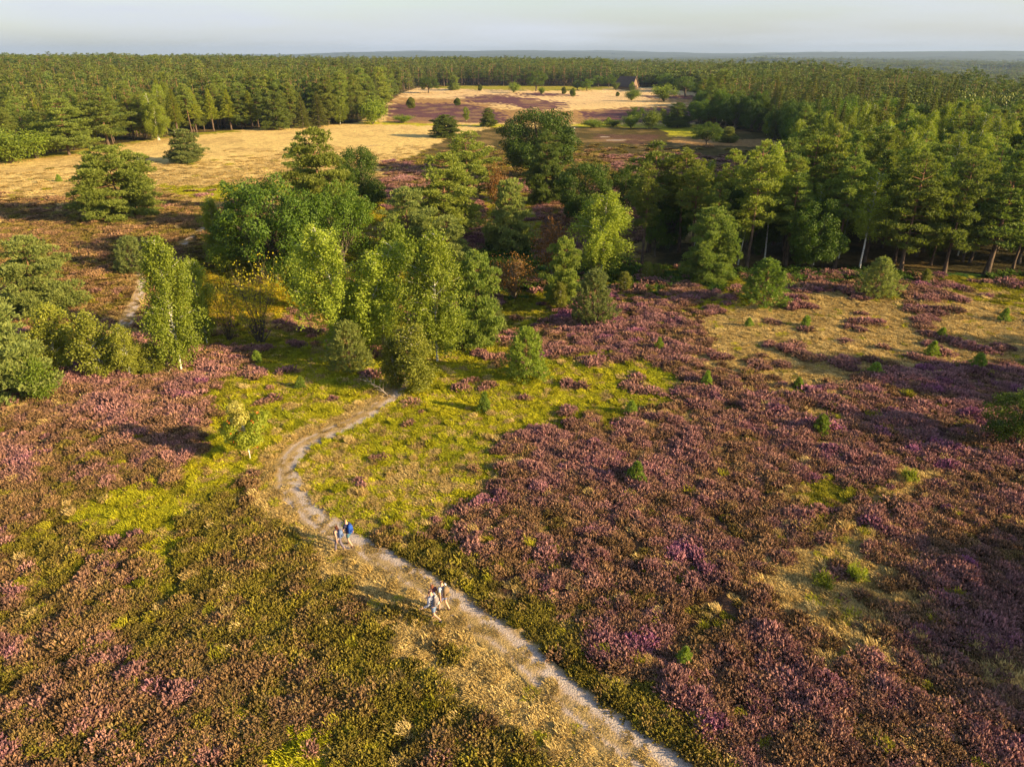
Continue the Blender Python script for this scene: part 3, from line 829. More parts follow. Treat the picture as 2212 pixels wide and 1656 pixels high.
    # ---------------- ferns
    Pf = scatter_points(rng, [(60, 125, 0.7)])
    fx, fy = Pf[:, 0], Pf[:, 1]
    fc, fpx, fpy = cover(fx, fy)
    k = ((fc == I['d']) & (fbm(fx / 5, fy / 5, 351, 2) > .42) & (rng.uniform(0, 1, len(fx)) < .8)) | ((fc == I['m']) & (fpx > 1000) & (fpx < 1560) & (fpy < 640) & (rng.uniform(0, 1, len(fx)) < .4))
    n = k.sum()
    fcol = lerp(C3(.04, .085, .012), C3(.11, .17, .02), rng.uniform(0, 1, n))
    sc = rng.uniform(.8, 1.5, n)
    scatter('ferns', np.stack([fx, fy, terrain(fx, fy)], 1)[k], np.stack([np.zeros(n), np.zeros(n), rng.uniform(0, 6.28, n)], 1), np.stack([sc, sc, sc * .9], 1),
            np.zeros(n), PROTO['fern_shapes'], 'dark green bracken along the shaded edge of the wood', 'ferns', {'ctip': fcol, 'cbase': fcol * .6})
    print('plants', nh, gk.sum(), n)
build_plants()

# ------------------------------------------------------------------ trees
def unit(v): return v / (np.linalg.norm(v, axis=-1, keepdims=True) + 1e-9)

def diamonds(C, A, L_, W_, rng, up=None):
    """leaf shaped quads: centre, long axis, length, width"""
    n = len(C)
    A = unit(A)
    B = unit(np.cross(A, rng.normal(0, 1, (n, 3)) if up is None else up))
    L_ = np.broadcast_to(L_, n)[:, None]; W_ = np.broadcast_to(W_, n)[:, None]
    V = np.stack([C - A * L_ / 2, C + B * W_ / 2, C + A * L_ / 2, C - B * W_ / 2], 1).reshape(-1, 3)
    F = np.arange(4 * n).reshape(n, 4)
    return V, F

def foliage_mesh(name, Vs, mat, rng, rnd=None):
    V = np.vstack(Vs); n = len(V) // 4
    if rnd is None: rnd = rng.uniform(0, 1, n)
    return np_mesh(name, V, np.arange(4 * n).reshape(n, 4), {'rnd': ('FLOAT', 'FACE', rnd)}, mat)

def sph(rng, n): return unit(rng.normal(0, 1, (n, 3)))

def pads(rng, C, R, per, leafL, leafW, spike=0.7, nsp=5, mode='pine'):
    """foliage pads: C centres (k,3), R radii (k,3)"""
    Vs = []; rn = []
    k = len(C)
    for i in range(k):
        m = max(6, int(per * R[i, 0] * R[i, 1] / 0.36))
        d = sph(rng, m)
        if mode == 'pine': d[:, 2] = np.abs(d[:, 2]) * np.where(rng.uniform(0, 1, m) < .8, 1, -.5)
        rad = rng.uniform(.35, 1.05, m) ** .6
        p = C[i] + d * R[i] * rad[:, None]
        cr = rng.uniform(0, 1)
        if mode == 'pine':
            q = np.repeat(p, nsp, 0); dd = np.repeat(d, nsp, 0)
            ax = unit(dd * .8 + np.array([0, 0, .7]) + rng.normal(0, spike, (m * nsp, 3)))
            ln = leafL * rng.uniform(.7, 1.25, m * nsp)
            V, F = diamonds(q + ax * (ln / 2)[:, None], ax, ln, leafW, rng)
            rr = np.repeat(np.clip(.55 * rng.uniform(0, 1, m) + .45 * cr, 0, 1), nsp)
        else:
            ax = unit(rng.normal(0, 1, (m, 3)) + np.array([0, 0, -.3]))
            ln = leafL * rng.uniform(.7, 1.3, m)
            # leaf faces turn outwards
            upv = unit(d + rng.normal(0, .55, (m, 3)))
            ax = unit(np.cross(upv, ax)); 
            V, F = diamonds(p, ax, ln, leafW * rng.uniform(.8, 1.2, m), rng, up=upv)
            rr = np.clip(.6 * rng.uniform(0, 1, m) + .4 * cr, 0, 1)
        Vs.append(V); rn.append(rr)
    return Vs, np.concatenate(rn)

def make_pine(seed, H=12, base=0.35, rmax=2.4, prof='tall', dens=1.0, leaf=(.30, .085), mat='pine', lod=0, lean=0.3):
    rng = np.random.default_rng(seed)
    G = Geo()
    zz = np.linspace(0, H * .97, 8)
    bx = np.cumsum(rng.normal(0, lean * .12, 8)); by = np.cumsum(rng.normal(0, lean * .12, 8)); bx -= bx[0]; by -= by[0]
    tr = 0.015 * H * (1 - zz / H * .95) + .008; tr[0] *= 1.3
    G.tube(np.stack([bx, by, zz], 1), tr, 7 if not lod else 4)
    C = []; R = []
    nlev = int((1 - base) * H / ((.5 if H < 7.5 else .62) if prof == 'bushy' else .55 if prof == 'young' else .62))
    if lod: nlev = max(4, int(nlev * .55))
    for i in range(nlev):
        f = (i + rng.uniform(-.3, .3)) / max(1, nlev - 1); f = min(max(f, 0), 1)
        z = H * (base + (1 - base) * f * .97)
        if prof == 'tall': env = (0.62 + .48 * math.sin(math.pi * min(1, f * .85 + .15))) * (1 - f ** 3 * .6)
        elif prof == 'bushy': env = (1 - f ** 1.9) ** .62 * (.80 + .20 * min(1, f * 4 + .3)) + .05
        else: env = (1 - f) ** .8 * 1.0 + .06
        cx0, cy0 = np.interp(z, zz, bx), np.interp(z, zz, by)
        nb = max(3, int((7 if prof == 'bushy' else 5) * (1 if not lod else .7)))
        env *= rng.uniform(.82, 1.12)
        a0 = rng.uniform(0, 6.28)
        for b in range(nb):
            if prof == 'tall' and rng.uniform() < .18: continue
            a = a0 + b * 6.283 / nb + rng.normal(0, .35)
            ln = rmax * env * rng.uniform(.62, 1.15)
            rise = (.15 + .55 * f) * ln if prof != 'tall' else (.05 + .5 * f) * ln
            if prof == 'bushy': rise = (.0 + .5 * f * f) * ln
            dx, dy = math.cos(a), math.sin(a)
            e = np.array([cx0 + dx * ln, cy0 + dy * ln, z + rise])
            if not lod or rng.uniform() < .4:
                s0 = np.array([cx0, cy0, z]); mid = (s0 + e) / 2 + np.array([0, 0, -.06 * ln])
                G.tube([s0, mid, e], [.028 + .008 * ln, .018 + .004 * ln, .006], 4 if not lod else 3)
            npd = max(1, int(round(ln / (.75 if not lod else 1.4))))
            for q in range(npd):
                t = 1 - q / max(npd, 1) * .68
                off = rng.normal(0, .22 * ln * .6, 2)
                c = np.array([cx0 + dx * ln * t - dy * off[0] * .7, cy0 + dy * ln * t + dx * off[0] * .7, z + rise * t + rng.normal(0, .12)])
                rr = (.36 + .11 * ln) * rng.uniform(.7, 1.25) * (1 if not lod else 1.35)
                C.append(c); R.append((rr, rr, rr * rng.uniform(.42, .62)))
    C.append(np.array([bx[-1], by[-1], H * .965])); R.append((.4, .4, .45))
    C = np.array(C); R = np.array(R)
    if not lod: Vs, rn = pads(rng, C, R, 27 * dens, leaf[0], leaf[1], spike=.5)
    else: Vs, rn = pads(rng, C, R, 15 * dens, .42, .18, nsp=3)
    return G.mesh('pine_trunk', M['bark_pine']), foliage_mesh('pine_crown', Vs, M[mat], rng, rn), H, rmax * 2

def make_young(seed, H=4, rmax=1.35, mat='pine_young', dens=1.0, round_=0.5, leaf=(.2, .05)):
    """young pine furnished to the ground with upright candle shoots"""
    rng = np.random.default_rng(seed)
    G = Geo(); G.tube([(0, 0, 0), (0, 0, H * .5), (0, 0, H * .95)], [.06, .04, .012], 6)
    C = []; D = []
    n = int(480 * dens)
    ph = rng.uniform(0, 6.28, 4)
    for i in range(n):
        f = rng.uniform(0, 1) ** 1.1
        env = ((1 - f) ** (.9 - .55 * round_)) * (.72 + .28 * min(1, f / .18))
        a = rng.uniform(0, 6.28); q = math.sqrt(rng.uniform(.15, 1))
        r = rmax * env * q * rng.uniform(.85, 1.15) * (1 + .22 * math.sin(a * 2 + ph[0] + f * 5) + .16 * math.sin(a * 5 + ph[1] + f * 11))
        z = H * (.03 + .9 * f) 
        C.append((r * math.cos(a), r * math.sin(a), z)); D.append((math.cos(a) * .7 * q, math.sin(a) * .7 * q, .75))
    C = np.array(C); D = unit(np.array(D) + rng.normal(0, .12, (n, 3)))
    # shoot: needles around a short axis
    nn = 26; sl = .34 * H / 4 * .9
    t = rng.uniform(0, 1, (n, nn))
    P = C[:, None] + D[:, None] * (t * sl)[..., None]
    ax = unit(D[:, None] * .55 + rng.normal(0, .6, (n, nn, 3)))
    ln = leaf[0] * rng.uniform(.7, 1.2, (n, nn))
    P = (P + ax * ln[..., None] / 2).reshape(-1, 3)
    V, F = diamonds(P, ax.reshape(-1, 3), ln.ravel(), leaf[1], rng)
    rn = np.clip(.5 * rng.uniform(0, 1, n * nn) + .5 * np.repeat(rng.uniform(0, 1, n), nn), 0, 1)
    # leader shoot
    P2 = np.array([0, 0, H * .9]) + np.stack([np.zeros(60), np.zeros(60), rng.uniform(0, .14 * H, 60)], 1)
    a2 = unit(rng.normal(0, .6, (60, 3)) + np.array([0, 0, .8])); V2, _ = diamonds(P2, a2, leaf[0], leaf[1], rng)
    rn = np.concatenate([rn, rng.uniform(0, 1, 60)])
    for i in range(0, n, 6):
        G.tube([(0, 0, C[i, 2] * .85), C[i]], [.018, .008], 3)
    return G.mesh('pine_trunk', M['bark_pine']), foliage_mesh('pine_crown', [V, V2], M[mat], rng, rn), H * 1.02, rmax * 2

def make_oak(seed, H=11, rmax=5, trunk=.16, mat='oak', leaf=(.21, .145), lod=0, nl=9, dens=1.0, full=False):
    rng = np.random.default_rng(seed)
    G = Geo()
    G.tube([(0, 0, 0), (.1, .05, H * trunk), (.15, 0, H * .55)], [.035 * H, .028 * H, .012 * H], 8)
    zc = H * (.5 + trunk * .35); rz = H - zc
    C = []; R = []
    n = (78 if full else 46) if not lod else 20
    i = 0
    while len(C) < n:
        d = sph(rng, 1)[0]
        if d[2] < (-.92 if full else -.75): continue
        k = rng.uniform(.74, .9) if full else rng.uniform(.66, .88)
        up = d[2] > 0
        p = np.array([d[0] * rmax * k, d[1] * rmax * k, zc + d[2] * (rz if up else zc - H * trunk * .8) * k * (1 if up else .95)])
        rr = rmax * rng.uniform(.17, .30)
        C.append(p); R.append((rr, rr, rr * .82))
    for q in range(6):      # inner mass
        d = sph(rng, 1)[0]; C.append(np.array([0, 0, zc]) + d * np.array([rmax, rmax, rz]) * .35); R.append((rmax * .35,) * 3)
    main = len(C)
    for j in range(int(60 if not lod else 0)):      # small outer sprays for an uneven outline
        b = rng.integers(0, n); d = unit(sph(rng, 1)[0] + unit(C[b] - np.array([0, 0, zc])) * .9)
        C.append(C[b] + d * np.array(R[b]) * .95); r0 = rng.uniform(.35, .75) * rmax / 5; R.append((r0, r0, r0 * .7))
    for b in range(0, n, 2 if not lod else 5):
        s0 = np.array([.12, .02, H * rng.uniform(trunk, .45)]); e = C[b]
        mid = s0 * .45 + e * .55 + np.array([0, 0, .05 * H]); G.tube([s0, mid, e], [.012 * H, .007 * H, .02], 5 if not lod else 3)
    C = np.array(C); R = np.array(R)
    if lod: Vs, rn = pads(rng, C, R, 14 * dens, .65, .5, mode='leaf')
    else: Vs, rn = pads(rng, C, R, 62 * dens, leaf[0], leaf[1], mode='leaf')
    return G.mesh('oak_trunk', M['bark_oak']), foliage_mesh('oak_crown', Vs, M[mat], rng, rn), H, rmax * 2.0

def make_birch(seed, H=10, rmax=2.2, base=.16, mat='birch', leaf=(.145, .09), droop=1.25, dens=2.7, stems=1, lod=0):
    rng = np.random.default_rng(seed)
    G = Geo(); Vs = []; rn = []
    for st in range(stems):
        lx, ly = (rng.normal(0, .05, 2) if stems == 1 else rng.normal(0, .12, 2))
        hs = H * (1 if st == 0 else rng.uniform(.8, .95))
        zz = np.linspace(0, hs * .97, 9); f = zz / hs
        bx = lx * zz + np.cumsum(rng.normal(0, .05, 9)) + st * .3; by = ly * zz + np.cumsum(rng.normal(0, .05, 9))
        bx -= bx[0] - st * .25; by -= by[0]
        G.tube(np.stack([bx, by, zz], 1), .0075 * hs * (1 - f * .93) + .010, 7 if not lod else 4)
        nb = int(95 / stems ** .5 * (1 if not lod else .35))
        for b in range(nb):
            g = base + (1 - base) * ((b + rng.uniform()) / nb) * .98
            z0 = g * hs; q = (g - base) / (1 - base)
            env = (min(1, .40 + q * 1.9)) * (1 - q) ** .58 * 1.12 + .07
            ln = rmax * env * rng.uniform(.45, 1.15)
            a = rng.uniform(0, 6.28)
            c0 = np.array([np.interp(z0, zz, bx), np.interp(z0, zz, by), z0])
            rise = ln * rng.uniform(.35, .9)
            tip = c0 + np.array([math.cos(a) * ln, math.sin(a) * ln, rise])
            mid = c0 + (tip - c0) * .55 + np.array([0, 0, .12 * ln])
            G.tube([c0, mid, tip], [.02 + .006 * ln, .014, .005], 4 if not lod else 3)
            ns = max(3, int(ln * 7.5 * dens)) if not lod else max(2, int(ln * 3))
            for s in range(ns):
                t = rng.uniform(.2, 1.05)
                p0 = c0 + (mid - c0) * min(1, t / .55) if t < .55 else mid + (tip - mid) * ((t - .55) / .45)
                dl = rng.uniform(.4, 1.3) * droop * (.5 + .35 * ln) 
                m = 11 if not lod else 7
                tt = rng.uniform(0, 1, m)
                od = rng.normal(0, .16, 2) + np.array([math.cos(a), math.sin(a)]) * .18
                P = p0 + np.stack([od[0] * tt, od[1] * tt, -dl * tt ** 1.25 + .12], 1) + rng.normal(0, .12 if not lod else .16, (m, 3))
                V, F = diamonds(P, rng.normal(0, .7, (m, 3)) + np.array([0, 0, -.7]), (leaf[0] if not lod else .42) * rng.uniform(.7, 1.3, m), leaf[1] if not lod else .3, rng)
                Vs.append(V); rn.append(np.clip(.5 * rng.uniform(0, 1, m) + .5 * rng.uniform(), 0, 1))
    return G.mesh('birch_trunk', M['bark_birch']), foliage_mesh('birch_crown', Vs, M[mat], rng, np.concatenate(rn)), H, rmax * 2

def make_spruce(seed, H=13, rmax=2.2, mat='spruce', lod=0, base=.06, sparse=1.0, leaf=(.34, .1)):
    rng = np.random.default_rng(seed)
    G = Geo(); G.tube([(0, 0, 0), (0, 0, H * .5), (0, 0, H * .98)], [.016 * H, .010 * H, .015], 6 if not lod else 4)
    Vs = []; rn = []
    nl = int(H * 2.3 * sparse) if not lod else int(H * 1.2)
    for i in range(nl):
        f = (i + .5) / nl; z = H * (base + (1 - base) * f)
        r = rmax * (1 - f) ** .85 * rng.uniform(.85, 1.1) + .08
        nb = 8 if not lod else 6
        a0 = rng.uniform(0, 6.28)
        for b in range(nb):
            a = a0 + b * 6.283 / nb + rng.normal(0, .2); ln = r * rng.uniform(.75, 1.12)
            m = int((14 + 34 * ln / 2) * (1 if not lod else .28))
            t = rng.uniform(.1, 1, m) ** .8
            side = rng.normal(0, .16, m) * ln * (1.15 - t * .6) 
            zz = z - .28 * ln * t ** 1.5 + .10 * t * ln + rng.normal(0, .05, m)
            P = np.stack([math.cos(a) * ln * t - math.sin(a) * side, math.sin(a) * ln * t + math.cos(a) * side, zz], 1)
            ax = np.stack([math.cos(a) + rng.normal(0, .5, m), math.sin(a) + rng.normal(0, .5, m), rng.normal(-.1, .35, m)], 1)
            V, F = diamonds(P, ax, (leaf[0] if not lod else .8) * rng.uniform(.7, 1.2, m), leaf[1] if not lod else .3, rng)
            Vs.append(V); rn.append(np.clip(.5 * rng.uniform(0, 1, m) + .5 * rng.uniform(), 0, 1))
            if b % 2 == 0 and not lod: G.tube([(0, 0, z), (math.cos(a) * ln * .7, math.sin(a) * ln * .7, z - .1 * ln)], [.02, .006], 3)
    return G.mesh('spruce_trunk', M['bark_oak' if mat == 'spruce' else 'bark_pine']), foliage_mesh('spruce_crown', Vs, M[mat], rng, np.concatenate(rn)), H, rmax * 2

def make_bush(seed, H=2.5, rmax=1.5, mat='shrub', stems=9, leaves=3000, leaf=(.13, .08), bare=0.0, bark='bark_oak', shape=1.0):
    rng = np.random.default_rng(seed)
    G = Geo(); Vs = []; 
    tips = []
    for s in range(stems):
        a = rng.uniform(0, 6.28); q = rmax * rng.uniform(.25, .95)
        top = np.array([q * math.cos(a), q * math.sin(a), H * rng.uniform(.65, 1.0) * (1 - .35 * (q / rmax) ** 2)])
        mid = top * np.array([.35, .35, .5]) + rng.normal(0, .06, 3)
        G.tube([(.08 * math.cos(a), .08 * math.sin(a), 0), mid, top], [.022 * H ** .5 + .012, .016, .006], 4)
        for k in range(7):
            t = rng.uniform(.35, 1); b0 = mid + (top - mid) * t if t > .5 else mid * t * 2
            e = b0 + rng.normal(0, .28, 3) * rmax * .8 + np.array([0, 0, .18 * H])
            e[2] = max(e[2], .1)
            G.tube([b0, e], [.010, .004], 3); tips.append(b0); tips.append(e); tips.append((b0 + e) / 2)
    tips = np.array(tips)
    idx = rng.integers(0, len(tips), leaves)
    P = tips[idx] + rng.normal(0, .13 * rmax * shape, (leaves, 3)); P[:, 2] = np.maximum(P[:, 2], .06)
    V, F = diamonds(P, rng.normal(0, 1, (leaves, 3)), leaf[0] * rng.uniform(.7, 1.3, leaves), leaf[1], rng)
    return G.mesh('bush_stems', M[bark]), foliage_mesh('bush_leaves', [V], M[mat], rng), H, rmax * 2

def make_juniper(seed, H=3, rmax=.6, mat='spruce'):
    rng = np.random.default_rng(seed); n = 5200
    f = rng.uniform(0, 1, n); a = rng.uniform(0, 6.28, n)
    r = rmax * np.sqrt(rng.uniform(.2, 1, n)) * np.sin(np.pi * np.clip(f * .86 + .14, 0, 1)) ** .6 * (1 + .2 * np.sin(a * 3 + f * 9))
    P = np.stack([r * np.cos(a), r * np.sin(a), .05 + f * H * .95], 1)
    V, F = diamonds(P, np.stack([np.cos(a) * .3, np.sin(a) * .3, np.ones(n)], 1) + rng.normal(0, .25, (n, 3)), .2, .07, rng)
    G = Geo(); G.tube([(0, 0, 0), (0, 0, H * .8)], [.06, .02], 5)
    return G.mesh('juniper_trunk', M['bark_oak']), foliage_mesh('juniper_crown', [V], M[mat], rng), H, rmax * 2

P_ = {}
P_['pine_bushy'] = [make_pine(1, 9, .03, 4.0, 'bushy', 1.25), make_pine(2, 8, .04, 3.4, 'bushy', 1.3), make_pine(3, 10, .06, 3.8, 'bushy', 1.2)]
P_['pine_blue'] = [make_pine(4, 8, .04, 3.6, 'bushy', 1.3, mat='pine_blue'), make_pine(5, 7, .05, 3.0, 'bushy', 1.35, mat='pine_blue')]
P_['pine_tall'] = [make_pine(11, 13, .34, 2.3, dens=1.35), make_pine(12, 14, .42, 2.1, dens=1.3), make_pine(13, 12, .24, 2.6, dens=1.3), make_pine(14, 14, .5, 2.3, dens=1.3), make_pine(15, 13, .28, 1.9, 'young', dens=1.45)]
P_['pine_open'] = [make_pine(16, 11, .16, 3.2, 'bushy', 1.2), make_pine(17, 12, .2, 2.8, 'tall', 1.3)]
P_['pine_young'] = [make_young(21, 4, 1.75, dens=1.25, round_=.75), make_young(22, 4, 1.45, dens=1.0, round_=.35), make_young(23, 4.5, 1.8, dens=1.2, round_=.55)]
P_['pine_small'] = [make_young(24, 1.2, .5, dens=.32, round_=.4, leaf=(.13, .03)), make_young(25, 1.2, .42, dens=.26, round_=.2, leaf=(.13, .03))]
P_['pine_grey'] = [make_young(26, 4, 1.7, mat='pine_blue', dens=1.25, round_=.7, leaf=(.17, .045))]
P_['oak'] = [make_oak(31, 11, 5.2, dens=1.25), make_oak(32, 10, 4.2), make_oak(33, 9, 4.6, trunk=.12), make_oak(34, 10, 5.0, trunk=.04, dens=1.3, full=True, mat='oak_dark')]
P_['birch'] = [make_birch(41, 10, 2.5, base=.12), make_birch(42, 11, 2.3, stems=2, dens=3.2, base=.12), make_birch(43, 9, 2.2, base=.09)]
P_['birch_slim'] = [make_birch(44, 11, 1.5, base=.38, dens=1.6), make_birch(45, 12, 1.9, base=.36, dens=1.8)]
P_['birch_small'] = [make_birch(46, 5, 1.25, leaf=(.12, .08), droop=.5, base=.05, mat='birch_olive', dens=2.2), make_birch(47, 4, .95, leaf=(.12, .08), droop=.45, base=.04, mat='birch_olive', dens=2.2)]
P_['spruce'] = [make_spruce(51), make_spruce(52, 14, 2.0)]
P_['larch'] = [make_spruce(53, 14, 2.2, mat='larch', base=.3, sparse=.9), make_spruce(54, 13, 1.9, mat='larch', base=.34, sparse=.9)]
P_['shrub'] = [make_bush(61, 3, 2.0, leaves=5200, stems=12, leaf=(.20, .13), shape=1.25), make_bush(62, 3.5, 1.7, leaves=5200, stems=12, leaf=(.18, .12), shape=1.2)]
P_['bare'] = [make_bush(63, 4.5, 3.0, mat='autumn', stems=34, leaves=1500, leaf=(.15, .1), bark='bark_oak')]
P_['rust'] = [make_bush(64, 3.5, 2.4, mat='rust', stems=20, leaves=2600, leaf=(.16, .1), bark='bark_dead')]
def make_rowan(seed, H=3.6, rmax=1.5):
    rng = np.random.default_rng(seed); G = Geo()
    G.tube([(0, 0, 0), (.05, 0, .5), (.0, .03, 1.1), (.06, 0, H * .6)], [.032, .027, .024, .012], 7)
    n = 26; d = sph(rng, n); C = np.array([0, 0, H * .57]) + d * np.array([rmax, rmax, H * .44]) * rng.uniform(.45, .85, n)[:, None]
    for c in C: G.tube([(.02, .02, min(1.0, c[2] * .5)), c * np.array([.5, .5, .8]), c], [.022, .014, .005], 4)
    R_ = np.tile(np.array([.46, .46, .34]), (n, 1))
    up = C[:, 2] - C[:, 0] * .5 > H * .72
    V1, r1 = pads(rng, C[~up], R_[~up], 520, .16, .07, mode='leaf')
    V2, r2 = pads(rng, C[up], R_[up] * 1.05, 330, .16, .08, mode='leaf')
    P = C[~up][rng.integers(0, (~up).sum(), 90)] + rng.normal(0, .22, (90, 3)); P = np.vstack([P, P[:30] + .08]); V3, _ = diamonds(P, rng.normal(0, 1, (120, 3)), .11, .10, rng)
    return (G.mesh('rowan_trunk', M['bark_birch']), foliage_mesh('rowan_crown', V1, M['larch'], rng, r1), H, rmax * 2,
            foliage_mesh('bleached_leaves', V2, M['rowan'], rng, r2), np_mesh('berries', V3, np.arange(480).reshape(120, 4), None, M['berry']))
_rw = make_rowan(65)
P_['rowan'] = [_rw[:4]]
P_['juniper'] = [make_juniper(71), make_juniper(72, 2.6, .7)]
P_['tuft'] = [make_bush(66, .5, .45, mat='larch', stems=10, leaves=900, leaf=(.22, .03), shape=.9)]
# plain far versions for the mass of the wood
F_ = {}
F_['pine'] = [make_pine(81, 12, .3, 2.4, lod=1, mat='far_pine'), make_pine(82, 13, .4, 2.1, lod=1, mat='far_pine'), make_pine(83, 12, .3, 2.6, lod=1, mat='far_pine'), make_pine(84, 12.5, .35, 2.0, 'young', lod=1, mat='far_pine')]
F_['spruce'] = [make_spruce(85, 14, 2.0, lod=1), make_spruce(86, 13, 2.2, lod=1)]
F_['oak'] = [make_oak(87, 11, 4.0, lod=1, mat='far_oak'), make_oak(88, 10, 4.4, lod=1, mat='far_oak')]
F_['birch'] = [make_birch(89, 11, 2.4, lod=1), make_spruce(90, 13, 2.0, mat='larch', lod=1)]

NAME = {'pine_bushy': 'pine_tree', 'pine_blue': 'pine_tree', 'pine_tall': 'pine_tree', 'pine_open': 'pine_tree', 'pine_young': 'young_pine', 'pine_grey': 'young_pine',
        'pine_small': 'pine_sapling', 'oak': 'oak_tree', 'birch': 'birch_tree', 'birch_slim': 'birch_tree', 'birch_small': 'young_birch', 'spruce': 'spruce_tree',
        'larch': 'larch_tree', 'shrub': 'shrub', 'bare': 'bare_shrub', 'rust': 'brown_shrub', 'rowan': 'rowan_tree', 'juniper': 'juniper', 'tuft': 'grass_tussock'}
CAT = {'pine_tree': 'pine tree', 'young_pine': 'young pine', 'pine_sapling': 'sapling', 'oak_tree': 'oak tree', 'birch_tree': 'birch tree', 'young_birch': 'young birch',
       'spruce_tree': 'spruce tree', 'larch_tree': 'larch tree', 'shrub': 'shrub', 'bare_shrub': 'shrub', 'brown_shrub': 'shrub', 'rowan_tree': 'rowan tree', 'juniper': 'juniper', 'grass_tussock': 'grass tussock'}
PARTS = {'shrub': ('stems', 'leaves'), 'bare_shrub': ('stems', 'leaves'), 'brown_shrub': ('stems', 'leaves'), 'grass_tussock': ('stalks', 'blades')}

def plant(kind, var, p, h, w, rz, label, group=None):
    tr, cr, H0, W0 = P_[kind][var % len(P_[kind])]
    nm = NAME[kind]
    e = empty(nm, (p[0], p[1], p[2] - 0.04), rz)
    sx = w / W0; sz = h / H0
    e.scale = (sx, sx, sz)
    a, b = PARTS.get(nm, ('trunk', 'crown'))
    obj(a, tr, e); c = obj(b, cr, e)
    if kind == 'rowan':
        obj('bleached_leaves', _rw[4], e); tag(obj('berries', _rw[5], e), kind='stuff')
    tag(e, label, CAT[nm], group)
    return e

